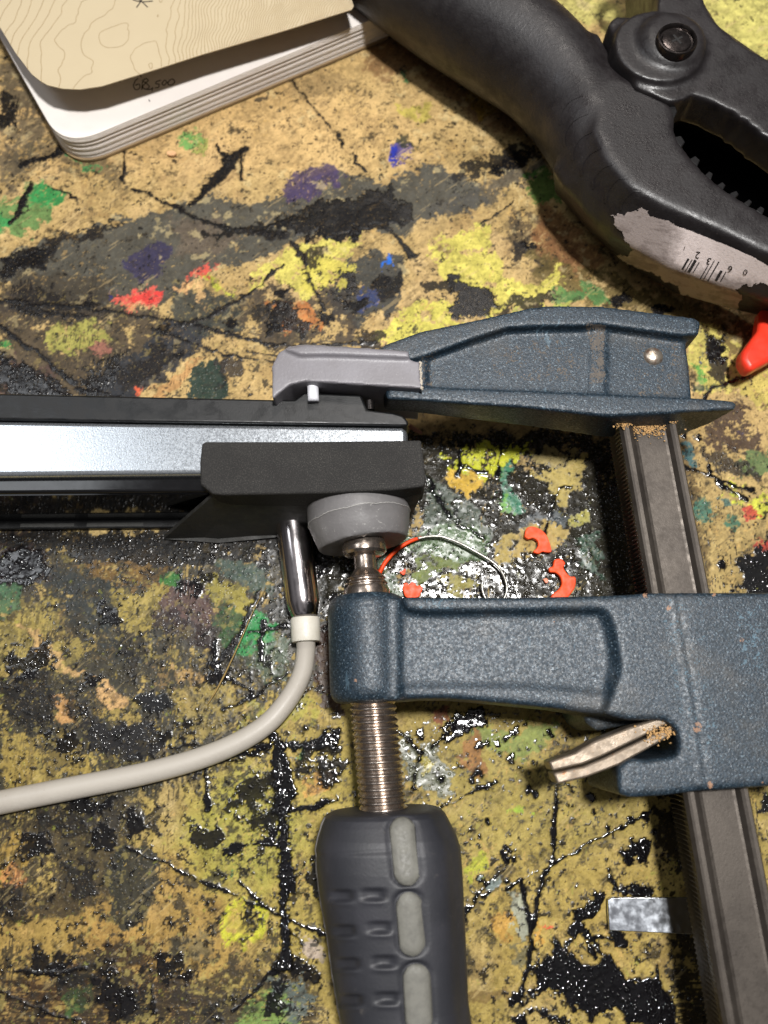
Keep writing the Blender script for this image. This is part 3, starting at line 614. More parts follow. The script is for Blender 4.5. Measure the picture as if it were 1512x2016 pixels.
line([(570, 1830, 2), (590, 1850, 3), (600, 1870, 2)], bd=.6)
line([(30, 1915, 4), (100, 1912, 5), (170, 1908, 3)], w=.5, bd=.3); line([(0, 1960, 2), (90, 1990, 2), (150, 2010, 2)], w=.5); line([(295, 1950, 4), (300, 2000, 4)], w=.6)
# lower right runs
blob([(870, 1430), (905, 1402), (945, 1392), (955, 1425), (905, 1440), (880, 1465), (868, 1470)], BLK, 6, 2.5, 1, w=1, bd=.9, h=.3)
line([(860, 1600, 1.5), (915, 1572, 1.5), (945, 1552, 4), (978, 1538, 4)], bd=.8); line([(780, 1440, 2), (830, 1480, 3), (820, 1560, 3)], bd=1, rag=5)
line([(940, 1470, 4), (990, 1455, 5), (1020, 1430, 3), (1045, 1422, 1.5)], bd=1, rag=5, gap=.2); line([(850, 1480, 1.5), (890, 1420, 2)], bd=.5)
for u, v, r in ((1002, 1495, 7), (958, 1620, 4), (1022, 1515, 6), (1052, 1565, 4), (1038, 1560, 3), (1125, 1550, 8), (1165, 1568, 8), (945, 1652, 2.5), (1052, 1502, 5), (1083, 1445, 5), (1200, 1630, 3), (1240, 1610, 4),
                (992, 1685, 8), (1000, 1670, 6), (1008, 1690, 5), (870, 1535, 5), (930, 1530, 5), (945, 1522, 6), (1151, 1838, 5), (1160, 1870, 4), (1146, 1825, 4), (1285, 1640, 5), (1240, 1690, 6), (1225, 1680, 4), (1268, 1602, 6), (1170, 1600, 4),
                (825, 1445, 5), (900, 1500, 3), (600, 1430, 3), (470, 1330, 3), (1375, 860, 5), (1395, 920, 6), (1420, 1108, 8), (1200, 1470, 4)):
    line([(u, v, r), (u + r * .6, v + r * 1.2, r * .7)], bd=.9, h=.3, rag=3)
line([(1100, 1555, 3), (1098, 1600, 4), (1090, 1640, 6), (1088, 1665, 4), (1078, 1710, 3.5), (1062, 1760, 3.5), (1052, 1800, 3.5), (1046, 1850, 3.5), (1040, 1900, 4), (1030, 1950, 5)], bd=1, gap=.9)
line([(1072, 1712, 3), (1095, 1694, 3), (1150, 1662, 2.5), (1205, 1640, 2.5), (1240, 1620, 2), (1285, 1595, 2)], bd=.8); line([(1000, 1755, 3), (1025, 1735, 4), (1032, 1770, 3), (1042, 1820, 4), (1048, 1870, 3)], bd=1)
line([(1030, 1735, 1.5), (1060, 1718, 1.5)], bd=.6); line([(950, 1765, 2), (1000, 1740, 2)], bd=.6, gap=.2)
blob([(1120, 1850), (1130, 1808), (1150, 1782), (1180, 1755), (1196, 1765), (1182, 1795), (1160, 1810), (1142, 1835), (1128, 1858)], BLK, 4, 2, 1, w=1, bd=1, h=.45)
blob([(1200, 1712), (1214, 1718), (1220, 1740), (1260, 1750), (1286, 1762), (1262, 1775), (1225, 1768), (1212, 1750)], BLK, 5, 2, 1, w=1, bd=1, h=.3)
blob([(1240, 1652), (1260, 1648), (1282, 1660), (1278, 1700), (1262, 1708), (1245, 1690)], BLK, 6, 2, 1, .9, w=1, bd=1, h=.3)
blob([(1205, 1845), (1225, 1832), (1238, 1850), (1232, 1872), (1212, 1872)], BLK, 4, 2, 1, w=1, bd=1, h=.45)
line([(1122, 1855, 4), (1112, 1868, 3), (1112, 1885, 3)], bd=1); line([(1162, 1848, 2), (1180, 1848, 3), (1205, 1850, 4)], bd=1); line([(1165, 1850, 1), (1185, 1880, 2)], bd=.6); line([(1158, 1858, 1), (1172, 1885, 2)], bd=.6)
blob([(1050, 1905), (1062, 1890), (1085, 1888), (1098, 1868), (1115, 1875), (1120, 1895), (1150, 1895), (1180, 1888), (1205, 1880), (1212, 1908), (1235, 1932), (1280, 1925), (1300, 1900), (1306, 1935), (1325, 1965), (1332, 2040), (1290, 2040), (1240, 2018), (1200, 1985), (1175, 1990), (1165, 2010), (1130, 1998), (1110, 1965), (1085, 1945), (1062, 1958), (1056, 1925)], BLK, 6, 2, 1, w=1, bd=1, h=.5)
line([(1010, 1970, 6), (1040, 1960, 8), (1075, 1950, 3)], bd=1, rag=6, gap=.7); line([(1030, 2008, 6), (1060, 1990, 3), (1110, 2014, 6)], bd=1, rag=6, gap=.6); blob([(1020, 2000), (1045, 1996), (1050, 2030), (1025, 2030)], BLK, **G)
for L_ in ([(1350, 920, 3), (1400, 935, 3), (1480, 965, 3)], [(1350, 862, 2), (1400, 760, 3), (1470, 740, 2)], [(1410, 945, 2), (1470, 985, 3)]): line(L_, bd=.8)
# overall: fine dark grit that catches the light
gr = ss(np.roll(C2, 12345) + .55 * np.roll(B1, 777) + .35 * (V0 > 880) - .25, .72, .95)
over(gr * .9, (14, 13, 14), .9, .06, .8)
gr2 = ss(np.roll(C1, 54321) + .5 * A2, .95, 1.25); over(gr2 * .5 * (1 - wet) ** 2, (196, 160, 96))
zb = ss(V0, 860, 1000) * (1 - .6 * ss(U0, 1250, 1400)) * .35; bead = np.maximum(bead, zb); wet = np.maximum(wet, zb * .4)
wet = np.clip(wet * (.55 + .45 * ss(V0, 500, 950)), 0, 1)
Z = hgt * .8 + .03 * B1 + .008 * C1 + .12 * A1 - .25
fade = np.clip((V0 > -600) & (V0 < 2700), 0, 1)
Z = np.where(fade > 0, Z, -.25)
nV = X.size
me = bpy.data.meshes.new('tabletop'); me.vertices.add(nV)
me.vertices.foreach_set('co', (np.stack([X, Y, Z], 1) / 1000).astype(np.float32).ravel())
ii = (np.arange(NY - 1)[:, None] * NX + np.arange(NX - 1)[None, :]).ravel()
quads = np.stack([ii, ii + 1, ii + NX + 1, ii + NX], 1).astype(np.int32)
nF = len(quads); me.loops.add(nF * 4); me.loops.foreach_set('vertex_index', quads.ravel())
me.polygons.add(nF); me.polygons.foreach_set('loop_start', np.arange(0, nF * 4, 4, dtype=np.int32))
me.polygons.foreach_set('use_smooth', np.ones(nF, bool))
me.update(calc_edges=True)
at = me.color_attributes.new('Col', 'FLOAT_COLOR', 'POINT')
at.data.foreach_set('color', np.concatenate([np.clip(rgb, 0, 1), np.ones((nV, 1), np.float32)], 1).astype(np.float32).ravel())
for nm, arr in (('wet', wet), ('bead', bead)):
    a_ = me.attributes.new(nm, 'FLOAT', 'POINT'); a_.data.foreach_set('value', arr.astype(np.float32))
def make_table():
    m = M('painted_board', (160, 130, 80), .5, 0, .6)
    a = m.n('ShaderNodeAttribute', attribute_name='Col'); w = m.n('ShaderNodeAttribute', attribute_name='wet'); b = m.n('ShaderNodeAttribute', attribute_name='bead')
    m.c = a.outputs['Color']
    m.mix(m.ramp(m.noise(.8, 5, .75), .5, .72, 0, .45), (70, 56, 34))
    m.mix(m.ramp(m.noise(.45, 3, .7), .64, .72, 0, .35), (214, 188, 130))
    m.mix(m.ramp(w.outputs['Fac'], .5, .95), a.outputs['Color'])
    r = m.math('SUBTRACT', .6, m.math('MULTIPLY', w.outputs['Fac'], .52)); m.l(m.ramp(w.outputs['Fac'], .3, .95, .14, .7), m.b.inputs['Specular IOR Level'])
    m.rough(m.math('ADD', r, m.ramp(m.noise(1.5, 3), .3, .7, -.02, .05)))
    m.bump(m.noise(.5, 4, .7), .022, .8)
    for mm, k, r0, r1 in ((1.5, .17, .10, .48), (.8, .22, .18, .52)):
        v = m.vor(mm); v.inputs['Randomness'].default_value = 1.0
        sc_ = m.n('ShaderNodeSeparateColor'); m.l(v.outputs['Color'], sc_.inputs[0]); rad = m.ramp(sc_.outputs[0], 0, 1, r0, r1)
        d = m.math('DIVIDE', v.outputs['Distance'], rad); d = m.math('MULTIPLY', d, d); d = m.math('SUBTRACT', 1.0, d, clamp=True); d = m.math('MULTIPLY', m.math('POWER', d, .8), m.math('MULTIPLY', rad, 2.0))
        m.bump(m.math('MULTIPLY', d, b.outputs['Fac']), k, 1.0)
    return m.m
me.materials.append(make_table())
tbl = bpy.data.objects.new('tabletop', me); COL.objects.link(tbl); tbl['kind'] = 'structure'
del GX, GY, quads
#OBJECTS
CAST = make_cast()
# ------------------------------------------------------------------ bar clamp
clamp = thing('bar_clamp', 'blue speckled cast iron bar clamp gripping the silver edged device', 'clamp', W(1330, 1180, 0))
up_top = [(736, 692), (760, 676), (828, 651), (944, 627), (1046, 604), (1087, 600), (1162, 602), (1183, 601), (1367, 624), (1381, 633), (1377, 658),
          (1345, 660), (1180, 637), (1150, 640), (1060, 641), (1000, 644), (940, 663), (880, 685), (828, 703), (740, 722)]
lo_top = [(760, 757), (828, 760), (1040, 768), (1190, 775), (1360, 782), (1442, 788), (1452, 793), (1450, 806), (1330, 812), (1190, 818), (1040, 802), (828, 788), (760, 785)]
lo_bot = [(760, 800), (828, 796), (1040, 800), (1190, 810), (1330, 815), (1375, 815), (1400, 820), (1398, 835), (1330, 862), (1190, 862), (1040, 840), (828, 814), (760, 810)]
web = [(740, 700), (828, 670), (1046, 615), (1183, 612), (1350, 640), (1352, 680), (1358, 720), (1364, 800), (1190, 800), (828, 775), (740, 770)]
web2 = [(1168, 615), (1194, 615), (1192, 790), (1160, 785)]
parts = [prism(up_top, 25.0, 14.0), prism(lo_top, 25.0, 14.0, lo_bot), prism(web, 22.6, 15.0), prism(web2, 23.0, 17.0),
         prism([(720, 705), (840, 690), (840, 780), (720, 770)], 23.5, 15.0)]
fj = voxel(parts, .4, 12); fjo = link('fixed_jaw', fj, CAST, clamp, angle=0)
def wear(B_, par, spots, mat):
    for poly, amt in spots:
        V_, F_, _ = sticker(poly, B_, .04, 1.3, lambda u, v: float(fbm(np.array([u]), np.array([v]), 9, 4, 610, .7)[0]) + float(fbm(np.array([u]), np.array([v]), 2.5, 2, 640, .7)[0]) * .8 > amt)
        if F_: link('worn_patch', (V_, F_), mat, par, angle=0)
worn = simple('worn_brown', (80, 74, 68), .65, 0, (100, 90, 78), .8, .05)
wear(bvh(fj), fjo, [([(1152, 636), (1192, 640), (1188, 700), (1194, 752), (1160, 756), (1166, 700)], -.15), ([(960, 690), (1090, 660), (1150, 700), (1130, 750), (980, 750)], .75), ([(830, 700), (860, 690), (850, 760), (832, 760)], .6), ([(1240, 660), (1340, 670), (1340, 780), (1250, 780)], .95)], worn)
m = M('rivet_steel', (196, 184, 168), .32, .85); m.mix(m.ramp(m.noise(1.2, 4), .45, .7, 0, .7), (150, 96, 66)); m.bump(m.noise(.5, 3), .05)
c = W(1285, 703, 22.2)
link('rivet', ball(c, 2.15, 24, 12, (1, 1, .62)), m.m, clamp, angle=0)
# bar with serrated edge
a0 = np.array(W(1224, 850, 21.0)); a1 = np.array(W(1390, 1799, 21.0)); dirv = (a1 - a0) / np.linalg.norm(a1 - a0)
a0 = a0 - dirv * 6; side = np.array((-dirv[1], dirv[0], 0)); side = side if side[0] > 0 else -side
wbar = 11.7; prof = [(0, -1.0), (.5, -.2), (.9, 0), (1.6, 0), (2.1, -.35), (3.0, -1.25), (3.6, -1.4), (9.0, -1.4), (9.5, -1.3), (10.1, -.3), (10.6, 0), (wbar - .5, 0), (wbar, -.7), (wbar, -8.2), (wbar - .5, -9), (.5, -9), (0, -8.2), (0, -5), (0, -2.2)]
rs = []; L = 185.0; nn = int(L / .42)
for k in range(nn + 1):
    p = a0 + dirv * (L * k / nn); r = []
    for i, (s, z) in enumerate(prof):
        o = 0
        if i in (16, 17): o = (.7 if k % 2 else -.1)
        if i == 18: o = (.25 if k % 2 else 0)
        q = p + side * (s + o); r.append((q[0], q[1], 21 + z))
    rs.append(r)
m = M('bar_steel', (84, 78, 72), .5, .7)
m.mix(m.ramp(m.noise(9, 4, .6), .4, .7, 0, .6), (62, 57, 53)); m.mix(m.ramp(m.noise(.35, 3, .8), .68, .77, 0, .3), (150, 134, 112))
geo = m.n('ShaderNodeNewGeometry'); sx = m.n('ShaderNodeSeparateXYZ'); m.l(geo.outputs['Normal'], sx.inputs[0])
m.rough(m.ramp(m.noise(1.4, 4, .6), .3, .7, .42, .62)); m.bump(m.noise(.5, 4, .7), .04, .7)
bar = link('rail', rings(rs), m.m, clamp, smooth=False)
# saw dust where the bar enters the fixed jaw
def crumbs(name, spots, n, r0, r1, mat, parent, seed, cats=None):
    r = np.random.RandomState(seed); b = MB()
    for _ in range(n):
        s = spots[r.randint(len(spots))]; c = Vector((s[0] + r.normal(0, s[3]), s[1] + r.normal(0, s[4]), s[2] + abs(r.normal(0, .12)))); q = r.uniform(r0, r1)
        b.add(*ball(c, q, 6, 4, (r.uniform(.7, 1.5), r.uniform(.7, 1.5), .7)))
    return link(name, b, mat, parent, angle=0)
dust = simple('sawdust', (190, 152, 100), .9, 0, (150, 112, 70), .5)
def bp(s, l, dz=0): q = a0 + dirv * l + side * s; return (q[0], q[1], 21 + dz)
o = crumbs('sawdust', [bp(1.0, 3.6, .05) + (.8, .7), bp(6.2, 4.6, -1.3) + (2.0, 1.1), bp(6.2, 3.2, -1.2) + (2.2, .6), bp(10.8, 3.4, .05) + (.5, .7), bp(6.2, 4.0, -1.2) + (2.4, 1.5)], 1900, .07, .2, dust, clamp, 3)
o['kind'] = 'stuff'
# sliding jaw
hub = [(1215, 1172), (1270, 1166), (1640, 1166), (1640, 1540), (1372, 1559), (1305, 1568), (1244, 1571), (1219, 1566), (1216, 1512), (1244, 1491), (1271, 1496), (1328, 1489), (1338, 1480), (1334, 1438), (1311, 1418), (1237, 1418), (1190, 1406), (1222, 1320), (1210, 1240), (1190, 1190)]
parts = [lathe(W(722, 1174, 15.0), W(729, 1386, 15.0), [(0, 6.3), (.8, 7.3), (2, 7.8), (18.4, 7.7), (19.8, 7.2), (20.5, 6.4)], 40),
         prism([(755, 1174), (820, 1176), (820, 1378), (755, 1380)], 21.5, 8.0),
         prism([(790, 1174), (1000, 1175), (1250, 1170), (1250, 1202), (1000, 1203), (830, 1205), (800, 1200)], 24.2, 9.0),
         prism([(790, 1180), (1240, 1180), (1250, 1400), (1100, 1392), (790, 1370)], 22.3, 11.0),
         prism([(790, 1352), (1000, 1350), (1100, 1356), (1245, 1372), (1250, 1412), (1150, 1404), (1100, 1396), (893, 1376), (790, 1376)], 23.0, 10.0),
         prism(hub, 24.6, 3.0), prism([(1170, 1180), (1250, 1180), (1250, 1400), (1185, 1398), (1206, 1300), (1196, 1240)], 23.2, 9), prism([(1332, 1168), (1640, 1168), (1640, 1545), (1392, 1553), (1370, 1400)], 25.3, 11.0),
         prism([(1140, 1395), (1155, 1425), (1176, 1440), (1250, 1425), (1250, 1380), (1150, 1370)], 17.0, 0.3)]
sj = voxel(parts, .42, 26); sjo = link('sliding_jaw', sj, CAST, clamp, angle=0)
sjb = bvh(sj)
wear(sjb, sjo, [([(u + r_ * math.cos(t_), v + r_ * 1.2 * math.sin(t_)) for t_ in np.linspace(0, 5.6, 9)], -.35) for u, v, r_ in ((1270, 1172, 5), (1317, 1198, 5), (1373, 1432, 9), (1398, 1545, 6), (1405, 1170, 4), (1180, 1290, 3), (700, 1340, 3), (1460, 1260, 4))], simple('chip_tan', (150, 116, 92), .6))
wear(sjb, sjo, [([(1450, 1200), (1500, 1190), (1505, 1320), (1460, 1330)], .75), ([(820, 1180), (900, 1180), (900, 1198), (820, 1198)], .7), ([(1300, 1180), (1380, 1180), (1420, 1500), (1350, 1500)], 1.05)], simple('chip_blue', (84, 108, 122), .6))
# clutch plates
PL = make_steel('clutch_steel', (170, 150, 132), .36, (132, 106, 76), 2.5, metal=.75, dlo=.35, dhi=.65)
m = M('clutch_steel_rusty', (136, 124, 110), .5, .6); m.mix(m.ramp(m.noise(1.4, 5, .7), .42, .7, 0, .4), (128, 110, 88))
m.mix(m.ramp(m.noise(2.2, 4, .8), .6, .68, 0, .8), (130, 84, 44)); m.bump(m.noise(.35, 3, .8), .04, .8); m.rough(m.ramp(m.noise(2, 4), .35, .65, .32, .6)); PL = m.m
for pp in ([(1081, 1499), (1132, 1482), (1169, 1460), (1237, 1433), (1300, 1412), (1326, 1420), (1190, 1487), (1149, 1504), (1088, 1518)],
           [(1090, 1522), (1149, 1509), (1190, 1492), (1326, 1428), (1322, 1448), (1271, 1477), (1217, 1507), (1156, 1530), (1098, 1544)]):
    link('clutch_plate', prism(pp, 23.0, 17.5), PL, clamp, bevel=.35, seg=2)
crumbs('sawdust', [W(1312, 1436, 23.1) + (1.0, .7), W(1290, 1448, 23.1) + (1.2, .7)], 160, .08, .22, dust, clamp, 5)['kind'] = 'stuff'
# spindle: threaded rod, neck, handle, rubber pads
ST = make_steel('spindle_steel', (186, 172, 160), .22, (112, 96, 84), 3, metal=.95, dlo=.5, dhi=.8, dmax=.6)
A = Vector(W(733, 1372, 14.5)); B = Vector(W(757, 1612, 13.5)); d, s, t = frame(B - A); Ln = (B - A).length; pitch = 1.2; rs = []
for k in range(int(Ln / pitch * 10)):
    r = []
    for i in range(48):
        ph = (k / 10 - i / 48) % 1; rr = 4.5 - .55 * (abs(ph - .5) * 2) ** 1.5; a = 2 * math.pi * i / 48
        r.append(tuple(A + d * (k * pitch / 10) + (s * math.cos(a) + t * math.sin(a)) * rr))
    rs.append(r)
spin = link('spindle', rings(rs), ST, clamp, angle=0)
A2_ = W(716, 1066, 14.5); B2_ = W(723, 1180, 14.5)
pr = [(-3, 3.2), (.0, 4.3), (1.6, 4.55), (2.3, 4.5), (2.8, 4.0), (3.0, 2.4), (3.2, 2.25), (5.6, 2.25), (6.2, 2.5), (7.0, 3.2), (7.5, 3.8), (7.7, 3.95), (7.85, 3.9), (7.95, 3.45), (8.2, 3.45), (8.35, 3.9), (8.8, 4.3), (9.0, 4.3), (9.1, 3.85), (9.35, 3.85), (9.5, 4.3), (10.2, 4.6), (13, 4.6)]
link('spindle_neck', lathe(A2_, B2_, pr), ST, clamp, angle=30)
RB = make_rubber('grey_rubber', (92, 90, 90), (116, 114, 112), .5, .05)
A3 = Vector(W(703, 996, 12.5)); B3 = Vector(W(718, 1086, 12.5))
pr = [(-1.5, 9.9), (-1.2, 10.3), (-.6, 10.5), (2.6, 10.7), (3.0, 10.75), (3.2, 10.6), (5.4, 10.1), (8.0, 9.3), (8.4, 9.0), (8.5, 8.7), (8.3, 5)]
v_, f_ = lathe(A3, B3, pr, 72)
r = np.random.RandomState(4); v_ = [(x + r.normal(0, .03), y + r.normal(0, .04), z + r.normal(0, .03)) for x, y, z in v_]
m = M('pad_rubber', (108, 106, 106), .48, 0, .45); m.mix(m.ramp(m.noise(5, 4), .4, .7, 0, .6), (116, 114, 114)); m.mix(m.ramp(m.noise(1.3, 5, .78, dist=1.5), .6, .68, 0, .65), (178, 176, 172))
m.mix(m.ramp(m.noise(3.0, 3, .6), .72, .75, 0, .9), (28, 30, 34)); m.bump(m.noise(.9, 4), .1, .8)
link('spindle_pad', (v_, f_), m.m, clamp, angle=40)
# pale torn seam round the pad
d3 = (B3 - A3).normalized(); _, s3, t3 = frame(d3); sm = []
for i in range(90):
    a = math.pi * (1.02 + .96 * i / 89) if False else math.pi * i / 89
    q = A3 + d3 * (3.0 + .12 * math.sin(i * .37) + r.normal(0, .05)) + (s3 * math.cos(a) + t3 * math.sin(a)) * 10.74
    sm.append(tuple(q))
link('pad_seam', tube(sm, [.05 + .05 * abs(math.sin(i * 1.3)) for i in range(90)], 6, 1), simple('torn_seam', (168, 166, 162), .7), clamp, angle=0)
# jaw pad: grey rubber cap on the fixed jaw
cap = [(536, 786), (535, 720), (548, 694), (569, 681), (602, 676), (805, 690), (806, 708), (826, 712), (830, 764), (640, 752), (600, 750), (570, 757), (546, 776)]
capb = [(536, 800), (535, 735), (548, 712), (569, 699), (602, 694), (790, 706), (792, 722), (800, 728), (796, 778), (640, 768), (600, 766), (570, 772), (546, 790)]
parts = [prism(cap, 27.0, 11.0), prism([(560, 686), (602, 677), (805, 691), (805, 703), (640, 697), (590, 698)], 27.9, 25.0)]
m = M('cap_rubber', (116, 113, 117), .42, 0, .5); m.mix(m.ramp(m.noise(8, 4), .35, .7, 0, .6), (132, 130, 136)); m.mix(m.ramp(m.noise(.5, 4, .8), .6, .72, 0, .55), (182, 180, 182)); m.bump(m.noise(.6, 4), .08, .8)
link('jaw_cap', voxel(parts, .35, 4), m.m, clamp, angle=0)
fr = MB(); rr_ = np.random.RandomState(9)
for k in range(60):
    q = k / 59; c = W(827 + 3 * q, 711 + 54 * q, 26.9); fr.add(*ball((c[0] + rr_.normal(0, .12), c[1] + rr_.normal(0, .1), c[2] - rr_.uniform(0, .4)), rr_.uniform(.1, .28), 7, 5))
link('torn_rubber_edge', fr, simple('torn_rubber', (196, 186, 170), .8), clamp, angle=0)
# handle
HZ = 12.6
sil = [(1588, 690, 840), (1589, 668, 858), (1592, 652, 868), (1600, 642, 876), (1615, 636, 884), (1640, 629, 897), (1665, 624, 905), (1700, 625, 908), (1755, 631, 911), (1838, 646, 915), (1904, 655, 918), (1960, 664, 920), (2016, 675, 928), (2080, 690, 940), (2160, 705, 950), (2260, 720, 955)]
svv = np.array([q[0] for q in sil], float); sl = np.array([q[1] for q in sil], float); sr = np.array([q[2] for q in sil], float)
dh = Vector((dirv[0], dirv[1], 0)); sh_ = Vector((side[0], side[1], 0)); upz = Vector((0, 0, 1)); rs = []; NH = 150
vv = np.concatenate([np.linspace(1588, 1640, 34), np.linspace(1641.5, 2260, 330)]); dents = []
for rx, ry in ((672, 1762), (735, 1760), (676, 1831), (747, 1825), (684, 1896), (756, 1892), (690, 1968), (762, 1964)): dents.append((rx, ry))
pills = [(796, 1676, 46, 129, -.11), (808, 1818, 47, 120, -.07), (822, 1965, 49, 132, -.06), (834, 2112, 50, 130, -.05)]
def pdist(u, v, cu, cv, w, h, a):
    x = (u - cu) * math.cos(a) + (v - cv) * math.sin(a); y = -(u - cu) * math.sin(a) + (v - cv) * math.cos(a)
    return math.hypot(x, max(0, abs(y) - (h - w) / 2)) - w / 2
for v0 in vv:
    ul = np.interp(v0, svv, sl); ur = np.interp(v0, svv, sr)
    pl = Vector(W(ul, v0 + (8 if v0 < 1660 else 0) * (1 - min(1, (v0 - 1588) / 70)), HZ)); prr = Vector(W(ur, v0, HZ)); c = (pl + prr) / 2; w_ = (prr - pl).length / 2; r = []
    ex = (prr - pl).normalized()
    for i in range(NH):
        a = 2 * math.pi * i / NH; ca, sa = math.cos(a), math.sin(a)
        e = 2.7; k = (abs(ca) ** e + abs(sa) ** e) ** (-1 / e)
        # facet: right flank falls away from a soft crease
        kk = k * (1 - .05 * math.exp(-((a - .62) / .22) ** 2))
        hz = w_ * (.93 if w_ > 9 else .9)
        p = c + ex * (w_ * kk * ca) + upz * (hz * kk * sa)
        off = 0
        if sa > 0:
            u_, v_p = PX(p.x, p.y, p.z)
            for (dx, dy) in dents:
                x = (u_ - dx) / 23; y = (v_p - dy - 2) / 12
                q = x ** 4 + y ** 4
                if q < 3: off -= .75 * math.exp(-q * 1.6)
                y2 = (v_p - dy - 17) / 6
                if abs(y2) < 2 and abs(x) < 1.3: off += .18 * math.exp(-y2 * y2 - x ** 4)
            for pz in pills:
                q = pdist(u_, v_p, *pz)
                if q < 20: off -= .55 * math.exp(-((q - 2) / 5.0) ** 2)
            off -= .12 * math.exp(-((v_p - 1680 + (u_ - 700) * .06) / 5) ** 2) if u_ < 785 else 0
        if abs(a - math.pi) < .18: off += .35 * math.exp(-((a - math.pi) / .06) ** 2)
        nrm = (ex * ca + upz * sa); p = p + nrm * off; r.append(tuple(p))
    rs.append(r)
hg = rings(rs)
seam = [r_[int(NH * .485)] for r_ in rs[8::6]]
m = M('handle_rubber', (40, 41, 46), .52, 0, .45); m.mix(m.ramp(m.noise(9, 4), .35, .7, 0, .6), (54, 54, 60)); m.mix(m.ramp(m.noise(3, 5, .8, dist=1), .6, .74, 0, .35), (104, 98, 92))
m.mix(m.ramp(m.noise(.35, 3, .8), .68, .76, 0, .4), (128, 124, 120)); m.bump(m.noise(.5, 3), .05, .7)
hd = link('handle', hg, m.m, clamp, angle=0)
link('handle_seam', tube(seam, [.22 + .12 * abs(math.sin(i * 2.1) * math.sin(i * .7)) for i in range(len(seam))], 8, 2), simple('seam_rubber', (112, 108, 106), .6, 0, (82, 80, 80), 1.5), hd, angle=0)
hb = bvh(hg); gi = simple('grip_insert', (112, 111, 104), .6, 0, (92, 91, 86), 1.6, .06)
for pz in pills[:3]:
    po = pill(pz[0], pz[1], pz[2] - 2, pz[3] - 2, pz[4])
    cu, cv = pz[0], pz[1]; V_ = []; rings_ = []
    for sc_, off in ((1.0, .1), (.985, .42), (.94, .62), (.8, .7), (.5, .72), (.2, .72)):
        rr = []
        for (u, v) in po:
            # shrink across, keep the long axis
            a = pz[4]; x = (u - cu) * math.cos(a) + (v - cv) * math.sin(a); y = -(u - cu) * math.sin(a) + (v - cv) * math.cos(a)
            core = (pz[3] - pz[2]) / 2; y0 = max(-core, min(core, y)); x *= sc_; y = y0 * (1 if sc_ > .9 else 1) + (y - y0) * sc_
            uu = cu + x * math.cos(a) - y * math.sin(a); v2 = cv + x * math.sin(a) + y * math.cos(a)
            h_ = hit(hb, uu, v2, off)
            rr.append(h_)
        rings_.append(rr)
    if all(p is not None for q in rings_ for p in q):
        link('grip_insert', rings(rings_), gi, hd, angle=60)
# ------------------------------------------------------------------ electronic device
dev = thing('electronic_device', 'slim black and silver electronic device standing on edge in the clamp', 'electronic device', W(400, 1000, 0))
blk = simple('black_plastic', (14, 15, 16), .42, 0, (21, 22, 23), 6, .03, .3)
lid = [(-420, 760), (0, 774), (536, 786), (580, 786), (598, 772), (711, 777), (718, 792), (723, 806), (775, 812), (794, 818), (803, 828), (804, 838), (0, 826), (-420, 815)]
link('back_cover', prism(lid, 23.0, 0.3), blk, dev, bevel=.5)
m = M('satin_aluminium', (196, 202, 208), .25, .92); m.mix(m.ramp(m.noise(.35, 3, .8), .5, .7, 0, .5), (226, 232, 236)); m.rough(m.ramp(m.noise(.4, 3, .8), .3, .7, .2, .34)); m.bump(m.noise(.3, 2), .03, .8)
link('silver_frame', prism([(-420, 817), (0, 828), (792, 840), (803, 846), (803, 930), (790, 936), (390, 934), (0, 938), (-420, 945)], 23.0, 0.3), m.m, dev, bevel=1.0)
bz = simple('gloss_black', (14, 14, 15), .12, 0, (18, 18, 20), 5)
link('bezel', prism([(-420, 944), (0, 937), (390, 933), (700, 933), (700, 966), (390, 968), (0, 971), (-420, 976)], 21.0, 0.3), bz, dev, bevel=.6)
m = M('screen_glass', (4, 4, 5), .07, 0, .2); m.mix(m.ramp(m.noise(12, 3), .4, .7, 0, .3), (10, 10, 12)); gl = m.m
a = [W(-420, 977, 20.5), W(395, 969.5, 20.5), W(660, 968, 20.5)]
pl_ = [(x, y - .25) for x, y, z in a] + [(x, y + .5) for x, y, z in a[::-1]]
link('screen', prismxy(pl_, 20.3, .3), gl, dev)
ch = [(x, y - 2.1) for x, y, z in a] + [(x, y + 6) for x, y, z in a[::-1]]
chin = link('chin', prismxy(ch, 1.5, .1), blk, dev, bevel=.3)
# vent slots in the chin
vs_ = MB()
for u0, u1 in ((45, 150), (175, 285)):
    p0 = np.array(a[0][:2]); p1 = np.array(a[1][:2]); 
    x0 = W(u0, 1040, 0.3)[0]; x1 = W(u1, 1040, 0.3)[0]
    f0 = (x0 - p0[0]) / (p1[0] - p0[0]); f1 = (x1 - p0[0]) / (p1[0] - p0[0]); q0 = p0 + (p1 - p0) * f0; q1 = p0 + (p1 - p0) * f1
    vs_.add(*prismxy([(q0[0], q0[1] - 1.7), (q1[0], q1[1] - 1.7), (q1[0], q1[1] - .9), (q0[0], q0[1] - .9)], 1.6, 1.2))
link('vent_slot', vs_, simple('slot_grey', (58, 58, 56), .5), chin)
fm = M('foam_tape', (36, 35, 34), .8, 0, .35); fm.mix(fm.ramp(fm.noise(.22, 3, .8), .52, .68, 0, .8), (96, 93, 88)); fm.mix(fm.ramp(fm.noise(9, 3), .4, .7, 0, .4), (26, 25, 25)); fm.bump(fm.noise(.25, 3, .8), .07, .9); fm = fm.m
foam_top = [(397, 873), (404, 869), (600, 869), (829, 866), (834, 900), (839, 944), (835, 957), (780, 964), (625, 971), (440, 974), (418, 972), (394, 953), (393, 910)]
fo = link('foam_wrap', prism(foam_top, 24.0, 14.0), fm, dev, bevel=.45)
y_off = -1.6
def fp(u, v, h): x, y, z = W(u, v, h); return Vector((x, y, z))
